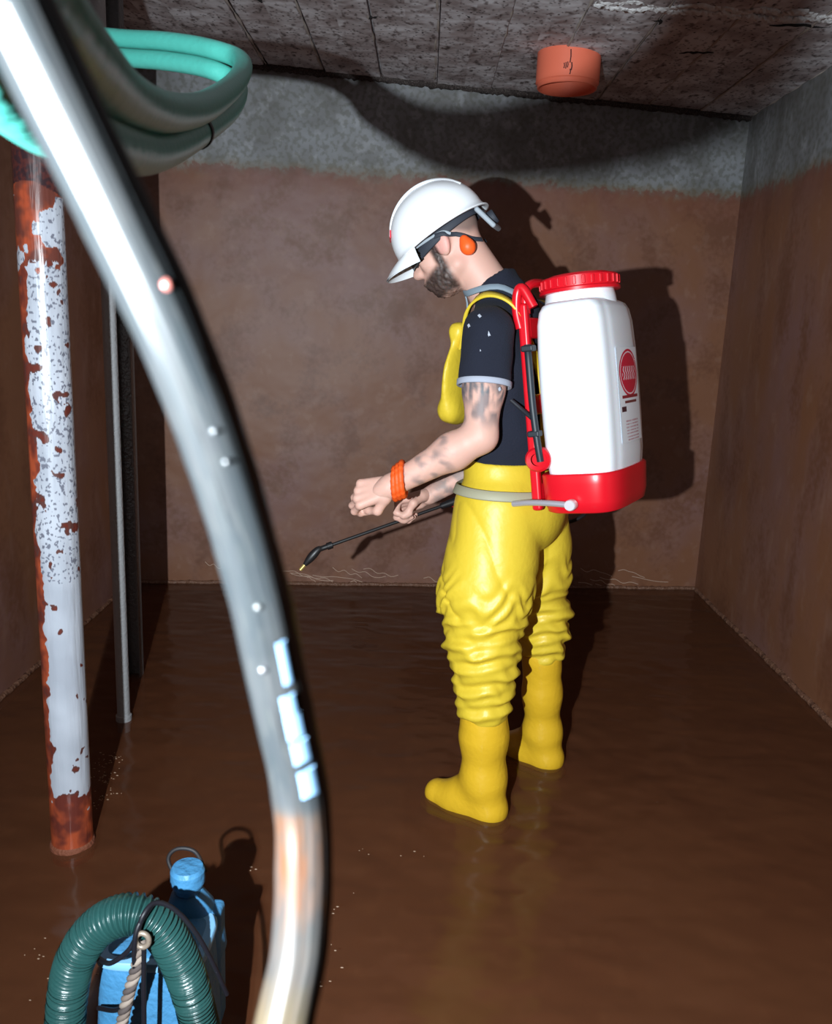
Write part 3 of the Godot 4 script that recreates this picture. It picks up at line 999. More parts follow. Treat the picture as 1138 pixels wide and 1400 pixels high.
	var is_beard := func(q: Vector3) -> float:
		var b := smoothstep(-0.035, -0.055, q.y + 0.25 * (q.x - 0.03)) * smoothstep(0.0, 0.02, q.x) * smoothstep(-0.135, -0.115, q.y)
		b = maxf(b, smoothstep(0.006, 0.018, q.x) * smoothstep(0.042, 0.03, q.x) * smoothstep(0.02, 0.0, q.y) * smoothstep(-0.12, -0.1, q.y))
		if q.x > 0.078 and q.y > -0.05: b = 0.0
		return b
	skin(body, head, 0.0042, 0.018, func(p):
		var q: Vector3 = hinv * (p - hc)
		return is_beard.call(q) * (0.007 + 0.004 * hair.get_noise_3dv(q)), func(p):
		var q: Vector3 = hinv * (p - hc)
		var c := skin_c
		if (q - V(0.0, -0.005, -0.085)).length() < 0.03: c = Color(0.68, 0.34, 0.29)
		if q.y < -0.055 and q.y > -0.082 and q.x > 0.086 and absf(q.z) < 0.024: c = Color(0.45, 0.2, 0.18)
		for s in [-1.0, 1.0]:
			if (q - V(0.084, 0.0, 0.032 * s)).length() < 0.009: c = Color(0.75, 0.72, 0.7) if (q - V(0.087, 0.0, 0.032 * s)).length() > 0.005 else Color(0.05, 0.04, 0.03)
		c = c.lerp(Color(0.006, 0.005, 0.005), is_beard.call(q) * (0.92 + 0.08 * hair.get_noise_3dv(q)))
		# cropped hair above the ears and on the back of the head
		var hr := smoothstep(-0.005, 0.02, q.y + 0.3 * minf(q.x, 0.0) + clampf(-q.x - 0.03, 0, 0.05) * 0.9) * smoothstep(0.075, 0.055, q.x)
		return c.lerp(Color(0.09, 0.07, 0.065), hr * 0.75), nowhere)
	var bm := mat(Color.WHITE, 0.56)
	bm.vertex_color_use_as_albedo = true
	bm.subsurf_scatter_enabled = true
	bm.subsurf_scatter_strength = 0.08
	var bo2 := put("body", body.mesh(), bm, t)
	bo2.set_meta("label", "bearded man with tattooed forearm, head bowed")
	# ---------------- helmet
	var hp0 := hc + hb * V(0.0, 0.052, 0)
	var hb2 := Basis(Vector3.UP, deg_to_rad(16.0)) * Basis(Vector3.BACK, deg_to_rad(-36.0))
	var shell := mat(rgb(240, 242, 246), 0.28)
	var he := Node3D.new()
	he.name = "helmet"
	t.add_child(he, true)
	he.transform = Transform3D(hb2, hp0)
	he.set_meta("label", "glossy white safety helmet tipped forward")
	var hm := MB.new()
	var prof := []
	for k in 15:
		var a := PI * 0.5 * (1.0 - k / 14.0)
		prof.append(Vector2(pow(cos(a), 0.85) * 0.126 + 0.0001, sin(a) * 0.126 - 0.01))
	prof.append(Vector2(0.129, -0.02))
	prof.append(Vector2(0.136, -0.026))
	prof.append(Vector2(0.136, -0.03))
	prof.append(Vector2(0.126, -0.029))
	prof.append(Vector2(0.12, -0.012))
	prof.append(Vector2(0.1, 0.05))
	prof.append(Vector2(0.05, 0.095))
	prof.append(Vector2(0.0001, 0.105))
	hm.lathe(Transform3D(), prof, 48, true, 1.1, 0.92)
	put("shell", hm.mesh(), shell, he)
	# peak
	var pk := MB.new()
	var top := []
	for r in 7:
		for k in 17:
			var a := deg_to_rad(-62.0 + 124.0 * k / 16.0)
			var f := r / 6.0
			var ext: float = 0.062 * f * pow(maxf(cos(a * 1.35), 0.0), 0.7)
			var e := V(cos(a) * (0.138 + ext), -0.022 - 0.02 * f * f - 0.05 * f * (1.0 - cos(a)), sin(a) * (0.119 + ext * 0.5))
			top.append(e)
	for sgn in [1.0, -1.0]:
		var b0 := pk.v.size()
		for r in 7:
			for k in 17:
				var du: Vector3 = top[r * 17 + mini(k + 1, 16)] - top[r * 17 + maxi(k - 1, 0)]
				var dr: Vector3 = top[mini(r + 1, 6) * 17 + k] - top[maxi(r - 1, 0) * 17 + k]
				var nn := du.cross(dr)
				nn = V(0.12, 1, 0) if nn.length() < 1e-9 else nn.normalized()
				if nn.y < 0.0: nn = -nn
				pk.add(top[r * 17 + k] + nn.normalized() * 0.002 * sgn, nn.normalized() * sgn)
		for r in 6:
			for k in 16:
				var q: int = b0 + r * 17 + k
				pk.quad(q, q + 1, q + 18, q + 17)
	put("peak", pk.mesh(), shell, he)
	for z in [-0.035, 0.0, 0.035]:
		var rb := MB.new()
		var path := []
		for k in 9:
			var a := PI * (0.16 + 0.68 * k / 8.0)
			path.append(V(cos(a) * 0.135, sin(a) * 0.127 - 0.01, z * (0.6 + 0.4 * sin(a))))
		rb.tube(cat(path, 3), even(0.0045), 8, Vector3.FORWARD)
		put("ridge", rb.mesh(), shell, he)
	var dark := mat(rgb(44, 48, 58), 0.7)
	var greyw := mat(rgb(150, 158, 166), 0.6)
	var hbm := MB.new()
	var hpth := []
	for k in 25:
		var a := TAU * k / 24.0
		hpth.append(V(cos(a) * 0.112 - 0.008, -0.036 - 0.012 * cos(a), sin(a) * 0.088))
	var hn := []
	for e in cat(hpth, 3): hn.append(V(e.x, 0, e.z).normalized())
	hbm.ribbon(Array(cat(hpth, 3)), hn, 0.026, 0.004)
	put("headband", hbm.mesh(), dark, he)
	var nk := MB.new()
	nk.rbox(at(V(-0.128, -0.062, 0), rot(0, 0, -14)), V(0.014, 0.075, 0.1), 0.006)
	put("nape_pad", nk.mesh(), greyw, he)
	var ad := MB.new()
	ad.lathe(at(V(-0.137, -0.066, 0), Basis(Vector3.BACK, PI * 0.5)), [Vector2(0.0001, 0.014), Vector2(0.018, 0.014), Vector2(0.02, 0.01), Vector2(0.02, -0.005), Vector2(0.0001, -0.005)], 20)
	put("adjuster_knob", ad.mesh(), dark, he)
	var bd := MB.new()
	bd.rbox(at(V(0.118, 0.052, -0.03), rot(0, 18, 32)), V(0.004, 0.022, 0.05), 0.0015)
	put("badge", bd.mesh(), mat(rgb(214, 60, 76), 0.4), he)
	# chin strap and glasses
	for s in [-1.0, 1.0]:
		var st := hug(head, [H.call(0.055, 0.01, 0.09 * s), H.call(0.01, 0.018, 0.1 * s), H.call(-0.05, 0.0, 0.1 * s), H.call(-0.085, -0.03, 0.07 * s), H.call(-0.09, -0.045, 0.02 * s)], 0.018, 0.005, 6)
		var mb := MB.new()
		mb.ribbon(st[0], st[1], 0.012, 0.003)
		put("strap", mb.mesh(), dark, he).transform = he.transform.affine_inverse()
	var gl := Node3D.new()
	gl.name = "safety_glasses"
	t.add_child(gl, true)
	gl.transform = Transform3D(hb, hc)
	var lens := mat(rgb(18, 18, 16), 0.08)
	for s in [-1.0, 1.0]:
		var mb := MB.new()
		var b0 := 0
		var grid := []
		for r in 6:
			for k in 8:
				var u := k / 7.0
				var vv := r / 5.0
				var w := sin(vv * PI) * 0.15 + 0.85
				grid.append(V(0.112 - 0.05 * pow(u, 2.2), 0.022 - 0.042 * vv + 0.006 * u, s * (0.006 + 0.064 * u * w)))
		for sg in [1.0, -1.0]:
			b0 = mb.v.size()
			for e in grid: mb.add(e + V(0.0012 * sg, 0, 0), V(sg, 0, s * 0.5 * sg).normalized())
			for r in 5:
				for k in 7: mb.quad(b0 + r * 8 + k, b0 + r * 8 + k + 1, b0 + r * 8 + k + 9, b0 + r * 8 + k + 8)
		put("lens", mb.mesh(), lens, gl)
		var tm := MB.new()
		tm.tube(cat([V(0.064, 0.022, 0.072 * s), V(0.03, 0.02, 0.083 * s), V(-0.02, 0.016, 0.09 * s), V(-0.04, 0.0, 0.087 * s)], 5), even(0.0042), 8, Vector3.UP, 0.6)
		put("temple", tm.mesh(), greyw, gl)
	# orange ear plug pod on its cord behind the ear
	var ep := MB.new()
	skin(ep, [ell(H.call(-0.062, -0.052, -0.078), V(0.021, 0.023, 0.016), hb), cap(H.call(-0.062, -0.03, -0.078), H.call(-0.062, -0.05, -0.08), 0.012, 0.016)], 0.004, 0.01, still, blank, nowhere)
	put("ear_plug_pod", ep.mesh(), mat(rgb(244, 92, 28), 0.5), t)
	# orange wristband
	var wm := MB.new()
	var wax := (wrL - elL).normalized()
	var wu := wax.cross(Vector3.UP).normalized()
	var ww := wax.cross(wu)
	for k in 3:
		var path := []
		for j in 21: path.append(wrL + wax * (-0.04 + 0.012 * k) + (wu * cos(TAU * j / 20.0) + ww * sin(TAU * j / 20.0)) * (0.042 - 0.002 * k) + wax * 0.02 * sin(TAU * j / 20.0))
		wm.tube(cat(path, 2), func(f, _a): return 0.0082 + 0.0008 * sin(f * 150.0), 8, wax, 1.0, false)
	put("wristband", wm.mesh(), mat(rgb(228, 84, 20), 0.6), t)

func sprayer() -> void:
	var mb0 := Basis(Vector3.UP, deg_to_rad(MAN_TURN))
	var o := MAN + mb0 * V(-0.086, 0.955, -0.032)
	var t := thing("backpack_sprayer", o, "white tank backpack sprayer with red lid and red base on the worker's back", "sprayer", mb0 * Basis(Vector3.BACK, deg_to_rad(-9.0)) * Basis.from_scale(V(1.0, 0.925, 1.0)))
	var red := mat(rgb(204, 16, 32), 0.32)
	var white := mat(rgb(236, 240, 246), 0.3)
	white.subsurf_scatter_enabled = true
	white.subsurf_scatter_strength = 0.1
	# tank
	var tk := MB.new()
	var secs := []
	for e in [[0.045, 0.088, 0.16], [0.055, 0.094, 0.166], [0.12, 0.1, 0.172], [0.22, 0.102, 0.174], [0.32, 0.102, 0.174], [0.42, 0.1, 0.172], [0.50, 0.096, 0.168], [0.535, 0.09, 0.162], [0.552, 0.082, 0.152], [0.56, 0.07, 0.138], [0.562, 0.05, 0.11]]:
		secs.append([e[0], -0.135 - 0.012 * (0.3 - e[0]), e[1], e[2], 4.5])
	var groove := func(a: float, f: float) -> float:
		var d := rad_to_deg(a)
		var g := 0.0
		for c in [214.0, 236.0, 258.0, 146.0, 124.0]:
			g -= 0.022 * exp(-pow((d - c) / 4.5, 2.0))
		if d > 150.0 and d < 210.0: g += 0.03 * cos((d - 180.0) / 30.0 * PI * 0.5)
		return g * smoothstep(0.0, 0.12, f) * smoothstep(1.0, 0.8, f)
	tk.loft(Transform3D(), secs, 120, groove)
	put("tank", tk.mesh(), white, t)
	# neck, lid
	var nk := MB.new()
	nk.lathe(at(V(-0.12, 0.545, 0)), [Vector2(0.098, 0.0), Vector2(0.094, 0.03), Vector2(0.09, 0.05), Vector2(0.0001, 0.05)], 40)
	put("neck", nk.mesh(), white, t)
	var lid := MB.new()
	var lp := [Vector2(0.0001, 0.05), Vector2(0.08, 0.05), Vector2(0.086, 0.046), Vector2(0.1, 0.044), Vector2(0.104, 0.04), Vector2(0.104, 0.012), Vector2(0.108, 0.008), Vector2(0.108, 0.0), Vector2(0.09, 0.0)]
	lp.reverse()
	lid.lathe(at(V(-0.12, 0.59, 0)), lp, 48)
	var lo := put("lid", lid.mesh(), red, t)
	for k in 28:
		var a := TAU * k / 28.0
		var gb := MB.new()
		gb.rbox(at(V(-0.12 + cos(a) * 0.105, 0.616, sin(a) * 0.105), Basis(Vector3.UP, -a)), V(0.006, 0.024, 0.009), 0.002)
		put("grip_rib", gb.mesh(), red, lo)
	# red base tray rising round the tank foot
	var tr := MB.new()
	var ts := []
	for e in [[-0.035, 0.095, 0.16], [-0.03, 0.104, 0.172], [0.0, 0.11, 0.18], [0.05, 0.112, 0.182], [0.075, 0.113, 0.183], [0.08, 0.108, 0.178]]:
		ts.append([e[0], -0.132, e[1], e[2], 4.0])
	tr.loft(Transform3D(), ts, 90, flat_bump())
	put("base_tray", tr.mesh(), red, t)
	# frame against the back
	for s in [-1.0, 1.0]:
		var fr := MB.new()
		fr.rbox(at(V(-0.008, 0.27, 0.13 * s)), V(0.028, 0.60, 0.026), 0.009)
		put("frame_upright", fr.mesh(), red, t)
		var kn := MB.new()
		kn.lathe(at(V(-0.035, 0.125, 0.165 * s), Basis(Vector3.RIGHT, PI * 0.5 * s)), [Vector2(0.018, 0.012), Vector2(0.03, 0.014), Vector2(0.036, 0.008), Vector2(0.036, -0.012), Vector2(0.0001, -0.014)], 28)
		put("hose_holder", kn.mesh(), red, t)
		# shoulder strap
		var g := [V(0.0, 0.52, 0.1 * s), V(0.05, 0.6, 0.085 * s), V(0.13, 0.64, 0.08 * s), V(0.22, 0.6, 0.09 * s), V(0.28, 0.5, 0.11 * s), V(0.27, 0.38, 0.12 * s), V(0.17, 0.24, 0.17 * s), V(0.04, 0.13, 0.15 * s)]
		var inv := t.transform.affine_inverse() * Transform3D(mb0, MAN)
		var fwd := inv.affine_inverse()
		var gm := []
		for e in g: gm.append(fwd * e)
		var hg := hug(shirt, gm, 0.045, 0.018, 7)
		var pts := []
		var ns := []
		for k in hg[0].size():
			pts.append(inv * (hg[0][k] as Vector3)); ns.append(inv.basis * (hg[1][k] as Vector3))
		var sb := MB.new()
		sb.ribbon(pts.slice(0, 26), ns.slice(0, 26), 0.018, 0.004)
		put("shoulder_strap", sb.mesh(), mat(rgb(120, 134, 146), 0.7), t)
	for y in [0.02, 0.28, 0.5]:
		var cp := MB.new()
		cp.rbox(at(V(-0.014, y, 0)), V(0.016, 0.06, 0.25), 0.006)
		put("frame_bar", cp.mesh(), red, t)
	# carrying handle loop on top
	var hd := MB.new()
	hd.tube(cat([V(-0.01, 0.54, -0.12), V(-0.012, 0.6, -0.118), V(-0.018, 0.625, -0.085), V(-0.02, 0.63, 0.0), V(-0.018, 0.625, 0.085), V(-0.012, 0.6, 0.118), V(-0.01, 0.54, 0.12)], 6), even(0.013), 12, Vector3.RIGHT)
	put("handle", hd.mesh(), red, t)
	var hs := MB.new()
	hs.tube(cat([V(-0.04, 0.555, -0.135), V(-0.015, 0.61, -0.14), V(0.0, 0.6, -0.14), V(0.006, 0.55, -0.14), V(0.0, 0.5, -0.138)], 6), even(0.013), 12, Vector3.FORWARD)
	put("handle", hs.mesh(), red, t)
	# black pump rod and hose down the near side
	var rd := MB.new()
	rd.tube(cat([V(-0.03, 0.45, -0.172), V(-0.034, 0.40, -0.18), V(-0.036, 0.28, -0.182), V(-0.042, 0.18, -0.183), V(-0.046, 0.12, -0.18)], 6), even(0.0095), 12, Vector3.FORWARD)
	put("pump_rod", rd.mesh(), mat(rgb(26, 34, 42), 0.5), t)
	for y in [0.44, 0.2]:
		var c := MB.new()
		c.rbox(at(V(-0.035, y, -0.178)), V(0.034, 0.018, 0.03), 0.005)
		put("rod_clip", c.mesh(), mat(rgb(30, 36, 44), 0.5), t)
	var sh := MB.new()
	sh.tube(cat([V(0.03, 0.30, -0.168), V(-0.0, 0.27, -0.168), V(-0.035, 0.24, -0.18)], 5), even(0.006), 10, Vector3.UP)
	put("strap_end", sh.mesh(), mat(rgb(28, 30, 38), 0.6), t)
	# pump lever
	var lv := MB.new()
	lv.tube(cat([V(0.04, 0.0, -0.185), V(-0.01, 0.004, -0.192), V(-0.07, 0.002, -0.196), V(-0.13, -0.004, -0.197)], 6), even(0.009), 12, Vector3.UP)
	put("pump_lever", lv.mesh(), mat(rgb(186, 182, 190), 0.35, 0.5), t)
	var pv := MB.new()
	pv.lathe(at(V(-0.128, -0.004, -0.196), Basis(Vector3.RIGHT, PI * 0.5)), [Vector2(0.0001, -0.012), Vector2(0.014, -0.012), Vector2(0.016, -0.008), Vector2(0.016, 0.008), Vector2(0.0001, 0.01)], 20)
	put("pivot", pv.mesh(), mat(rgb(220, 214, 218), 0.35, 0.4), t)
	# printed emblem on the rear face: red oval with pale strokes, lines of print below
	var em := MB.new()
	var ow := 0.052
	var oh := 0.062
	var face := func(y: float, z: float, off: float) -> Vector3:
		var d := z / 0.172
		return V(-0.135 - 0.012 * (0.3 - y) - (0.1045 - 0.028 * pow(absf(d), 2.0) * 0.2 - 0.0 * d) - off, y, z)
	# the label sits on a thin film that follows the tank's rear face
	var em_tex := paint(160, 224, func(x, y):
		var u: float = (x - 80.0) / 80.0
		var v: float = y / 224.0
		var col := rgb(236, 240, 246)
		var e := pow(u / 0.92, 2.0) + pow((v - 0.27) / 0.25, 2.0)
		if e < 1.0:
			col = rgb(206, 34, 62)
			if e > 0.72 and e < 0.82: col = rgb(240, 214, 220)
			if v > 0.2 and v < 0.34 and absf(fmod(u * 5.0 + 20.0 + sin(v * 60.0) * 0.3, 1.0) - 0.5) < 0.2 and absf(u) < 0.66: col = rgb(240, 220, 226)
		if v > 0.5 and v < 0.535 and absf(u) < 0.8: col = rgb(150, 40, 52)
		if v > 0.56 and v < 0.585 and absf(u) < 0.6: col = rgb(120, 60, 60)
		if v > 0.62 and v < 0.67 and u > -0.9 and u < -0.5: col = rgb(70, 40, 48)
		if v > 0.76 and v < 0.98 and fmod(v * 30.0, 1.0) < 0.45 and absf(u) < 0.62 and fmod(absf(sin(x * 12.9 + floor(v * 30.0) * 7.0)) * 43.0, 1.0) > 0.3: col = rgb(196, 150, 160)
		return col)
	var emm := mat(Color.WHITE, 0.3)
	emm.albedo_texture = em_tex
	var cols := 14
	var rows := 10
	for sg in [0, 1]:
		var b0 := em.v.size()
		for r in rows + 1:
			for c in cols + 1:
				var y := 0.42 - 0.27 * r / rows
				var z := -0.085 + 0.17 * c / cols
				var ang := PI + atan2(z / 0.173, 1.0) * -1.0
				var q := pow(1.0 + pow(absf(z / 0.173), 4.5), -1.0 / 4.5)
				var bulge: float = 1.0 + groove.call(ang, 0.5)
				var x := -0.135 - 0.012 * (0.3 - y) - 0.1025 * q * bulge - (0.0018 if sg == 0 else 0.0006)
				em.add(V(x, y, z), V(-1.0 if sg == 0 else 1.0, 0, z * 0.8).normalized(), Vector2(float(c) / cols, float(r) / rows))
		for r in rows:
			for c in cols:
				var k := b0 + r * (cols + 1) + c
				em.quad(k, k + 1, k + cols + 2, k + cols + 1)
	put("printed_label", em.mesh(), emm, t).set_meta("label", "red oval emblem with print below on the tank's rear face")

func lance() -> void:
	var o := V(0.104, 0.867, -2.62)
	var t := thing("spray_lance", o, "thin black spray lance with a brass-tipped nozzle held in front of the worker", "lance")
	var blk := mat(rgb(24, 22, 24), 0.45)
	var a := V(0, 0, 0)
	var b := V(-0.385, -0.132, 0.117)
	var d := (b - a).normalized()
	var tb := MB.new()
	tb.tube(PackedVector3Array([a, a.lerp(b, 0.5), b]), even(0.0052), 12, Vector3.UP)
	put("tube", tb.mesh(), blk, t)
	var nz := MB.new()
	nz.tube(cat([b - d * 0.03, b, b + d * 0.012, b + d * 0.028 + V(-0.004, -0.016, 0), b + d * 0.046 + V(-0.008, -0.036, 0)], 5), func(f, _q): return 0.0085 + 0.006 * sin(clampf((f - 0.3) / 0.7, 0, 1) * PI) - 0.002 * f, 14, Vector3.UP)
	put("nozzle", nz.mesh(), blk, t)
	var tip := MB.new()
	var tb0 := b + d * 0.046 + V(-0.008, -0.036, 0)
	tip.tube(cat([tb0, tb0 + d * 0.012 + V(-0.002, -0.012, 0)], 3), even(0.006), 12, Vector3.UP)
	put("nozzle_tip", tip.mesh(), mat(rgb(186, 160, 96), 0.35, 0.6), t)
	var nut := MB.new()
	nut.lathe(at(b - d * 0.035, along(d)), [Vector2(0.006, 0), Vector2(0.011, 0.002), Vector2(0.011, 0.018), Vector2(0.006, 0.02)], 6)
	put("nut", nut.mesh(), blk, t)
	# grip and trigger, in the far hand
	var gp := MB.new()
	gp.tube(cat([a - d * 0.12, a - d * 0.05, a, a + d * 0.03], 5), func(f, _q): return 0.013 + 0.003 * sin(f * PI) - 0.004 * f, 14, Vector3.UP)
	put("grip", gp.mesh(), blk, t)
	var tg := MB.new()
	tg.tube(cat([a - d * 0.01 + V(0, -0.012, 0), a - d * 0.05 + V(0, -0.026, 0), a - d * 0.11 + V(0, -0.028, 0)], 5), even(0.0045), 8, Vector3.UP)
	put("trigger", tg.mesh(), mat(rgb(160, 20, 30), 0.4), t)
	# rubber hose from the grip back to the sprayer base
	var hs := MB.new()
	hs.tube(cat([a - d * 0.12, a - d * 0.2 + V(0.02, -0.03, 0), V(0.32, -0.09, -0.17), V(0.44, -0.06, -0.14), V(0.47, 0.04, -0.06), V(0.44, 0.06, 0.01)], 8), even(0.0065), 10, Vector3.UP)
	put("rubber_hose", hs.mesh(), blk, t)

func hoses() -> void:
	# discharge hose close to the lens
	var fp := [V(-0.22, 2.5, 0.25), V(-0.215, 2.1, 0.05), V(-0.17, 1.74, -0.11), V(-0.125, 1.58, -0.187), V(-0.102, 1.497, -0.216), V(-0.098, 1.486, -0.22), V(-0.091, 1.469, -0.224), V(-0.079, 1.442, -0.228), V(-0.067, 1.414, -0.232), V(-0.057, 1.381, -0.24), V(-0.048, 1.342, -0.248), V(-0.041, 1.301, -0.254), V(-0.035, 1.266, -0.258), V(-0.0325, 1.242, -0.253), V(-0.0325, 1.216, -0.245), V(-0.0355, 1.197, -0.235), V(-0.038, 1.178, -0.224), V(-0.045, 1.12, -0.18), V(-0.065, 1.02, -0.08), V(-0.1, 0.85, 0.08), V(-0.16, 0.6, 0.25), V(-0.2, 0.3, 0.4), V(-0.2, 0.08, 0.52), V(-0.2, -0.02, 0.7), V(-0.2, -0.028, 1.3)]
	var org := V(-0.2, -0.04, 0.6)
	var t := thing("discharge_hose", org, "thick black rubber hose smeared with pale mud, rising steeply past the lens", "hose")
	var mb := MB.new()
	var pts := cat(rel(fp, org), 8)
	var lump := noise(6.0, 301, 3)
	mb.tube(pts, func(f, a): return 0.0095 + 0.0004 * lump.get_noise_2d(f * 20.0, a * 0.3), 32, Vector3.BACK)
	var run := PackedFloat32Array([0.0])
	for k in pts.size() - 1: run.append(run[k] + pts[k].distance_to(pts[k + 1]))
	var total := run[run.size() - 1]
	var heights := PackedFloat32Array()
	for r in 1024:
		var s := total * r / 1023.0
		var k := 0
		while k < run.size() - 2 and run[k + 1] < s: k += 1
		heights.append(pts[k].y + org.y)
	var n1 := noise(2.0, 302)
	var n2 := noise(9.0, 303)
	var m := mat(Color.WHITE, 0.42)
	m.metallic_specular = 0.3
	m.albedo_texture = paint(192, 1024, func(x, y):
		var ang: float = x * 360.0 / 192.0
		if ang > 180.0: ang -= 360.0
		var h := heights[y]
		var a := n1.get_noise_2d(ang * 0.01, h * 8.0)
		var b := n2.get_noise_2d(ang * 0.012, h * 10.0)
		var col := rgb(23, 26, 28).lerp(rgb(31, 32, 33), clampf(a * 1.5 + 0.5, 0, 1))
		col = col.lerp(rgb(40, 40, 39), clampf(b * 2.0 - 0.4, 0, 0.7))
		# dried mud on the lower run
		if h < 1.275:
			var mudk := smoothstep(1.27, 1.255, h + 0.012 * b) * smoothstep(-80.0, -40.0, ang + 30.0 * a)
			var mudc := rgb(48, 38, 33).lerp(rgb(56, 32, 18), clampf(a * 2.2 + b + 0.35, 0, 1))
			mudc = mudc.lerp(rgb(38, 37, 36), smoothstep(1.234, 1.222, h + 0.01 * b) * 0.8)
			mudc = mudc.lerp(rgb(50, 42, 30), smoothstep(1.21, 1.2, h + 0.01 * b))
			col = col.lerp(mudc, mudk * clampf(b + 0.9, 0, 1))
		return col)
	m.heightmap_enabled = true
	m.heightmap_texture = grain(0.03, 304)
	m.heightmap_scale = 0.08
	put("hose_wall", mb.mesh(), m, t)
	# pale blue print on the side away from the lamp, in worn blocks
	var prn := mat(rgb(78, 104, 128), 0.5)
	for e in [[1.306, 1.2985, -26.0, 0.0048], [1.2988, 1.29, -28.0, 0.0058], [1.2903, 1.2812, -30.0, 0.006], [1.2788, 1.267, -32.0, 0.0062], [1.324, 1.3085, -34.0, 0.0032]]:
		var path := []
		var ns := []
		for k in pts.size() - 1:
			var y := pts[k].y + org.y
			if y > 1.34 or y < 1.24: continue
			for sub in 4:
				var c := pts[k].lerp(pts[k + 1], sub / 4.0)
				if c.y + org.y > e[0] or c.y + org.y < e[1]: continue
				var tn := (pts[k + 1] - pts[k]).normalized()
				var nn := (Vector3.BACK - tn * Vector3.BACK.dot(tn)).normalized()
				var bb := tn.cross(nn)
				var a := deg_to_rad(e[2])
				var od := nn * cos(a) + bb * sin(a)
				path.append(c + od * 0.0097); ns.append(od)
		if path.size() > 2:
			var pm := MB.new()
			pm.ribbon(path, ns, e[3], 0.0004)
			put("worn_print", pm.mesh(), prn, t)
	# droplets clinging to the hose
	for e in [[1.424, -40.0, rgb(120, 70, 64), 0.0016], [1.388, -22.0, rgb(46, 48, 50), 0.0012], [1.379, -24.0, rgb(46, 48, 50), 0.001], [1.336, -8.0, rgb(54, 55, 55), 0.0012], [1.316, 8.0, rgb(46, 46, 48), 0.0014]]:
		for k in pts.size() - 1:
			if pts[k].y + org.y >= e[0] and pts[k + 1].y + org.y < e[0]:
				var tn := (pts[k + 1] - pts[k]).normalized()
				var nn := (Vector3.BACK - tn * Vector3.BACK.dot(tn)).normalized()
				var a := deg_to_rad(e[1])
				var od := nn * cos(a) + tn.cross(nn) * sin(a)
				var dm := MB.new()
				dm.lathe(at(pts[k] + od * 0.0094, along(od)), [Vector2(e[3], -0.0003), Vector2(e[3] * 0.9, 0.0005), Vector2(e[3] * 0.55, 0.001), Vector2(0.0001, 0.0012)], 14, true)
				put("splash_drop", dm.mesh(), mat(e[2], 0.2), t)
				break
	# green hoses looping from the thick pipe towards the lens
	var green := relief(mat(rgb(66, 152, 140), 0.35), grain(0.03, 305), 0.1, 6.0)
	var tail := [V(-0.215, 1.63, -0.15), V(-0.34, 1.72, 0.02), V(-0.6, 1.72, 0.2), V(-0.85, 1.55, 0.45), V(-1.0, 1.2, 0.65), V(-1.1, 0.6, 0.8), V(-1.1, 0.0, 0.85)]
	var tail2 := [V(-0.2, 1.575, -0.14), V(-0.36, 1.66, 0.0), V(-0.66, 1.66, 0.14), V(-0.95, 1.5, 0.36), V(-1.12, 1.2, 0.55), V(-1.2, 0.6, 0.7), V(-1.22, 0.0, 0.75)]
	var sling := [V(-0.88, 1.95, -2.14), V(-0.94, 1.98, -2.135), V(-0.975, 1.995, -2.08), V(-0.95, 2.0, -2.0), V(-0.86, 2.0, -1.985), V(-0.77, 1.985, -1.975), V(-0.648, 1.962, -1.92), V(-0.530, 1.94, -1.85), V(-0.43, 1.912, -1.785)]
	var sling2 := []
	for e in sling: sling2.append(e + V(0.0, -0.037, 0.004))
	var A := sling + [V(-0.362, 1.88, -1.735), V(-0.330, 1.80, -1.55), V(-0.280, 1.672, -1.145), V(-0.242, 1.599, -0.850), V(-0.208, 1.560, -0.63), V(-0.176, 1.541, -0.47), V(-0.161, 1.544, -0.36), V(-0.162, 1.562, -0.27)] + tail
	var B := sling2 + [V(-0.372, 1.842, -1.745), V(-0.335, 1.755, -1.53), V(-0.281, 1.630, -1.095), V(-0.247, 1.560, -0.820), V(-0.209, 1.523, -0.600), V(-0.178, 1.505, -0.435), V(-0.156, 1.503, -0.32), V(-0.16, 1.525, -0.23)] + tail2
	var names := ["smooth sea-green hose slung from the thick pipe, upper one of the looping pair", "smooth sea-green hose with a black clip, lower one of the looping pair"]
	var idx := 0
	for p in [A, B]:
		var root := V(p[0].x, p[0].y, p[0].z)
		var h := thing("green_hose", root, names[idx], "hose")
		h.set_meta("group", "green hoses looping under the ceiling")
		var gm := MB.new()
		gm.tube(cat(rel(p, root), 10), even(0.0175), 26, Vector3.UP)
		put("hose_wall", gm.mesh(), green, h)
		for fi in [11]:
			if idx == 0: continue
			var cl := MB.new()
			var c: Vector3 = p[fi] - root
			var dd: Vector3 = (p[fi + 1] - p[fi - 1]).normalized()
			cl.lathe(at(c, along(dd)), [Vector2(0.0175, -0.009), Vector2(0.0195, -0.008), Vector2(0.0195, 0.008), Vector2(0.0175, 0.009)], 22)
			put("hose_clip", cl.mesh(), mat(rgb(20, 22, 24), 0.6), h)
		idx += 1

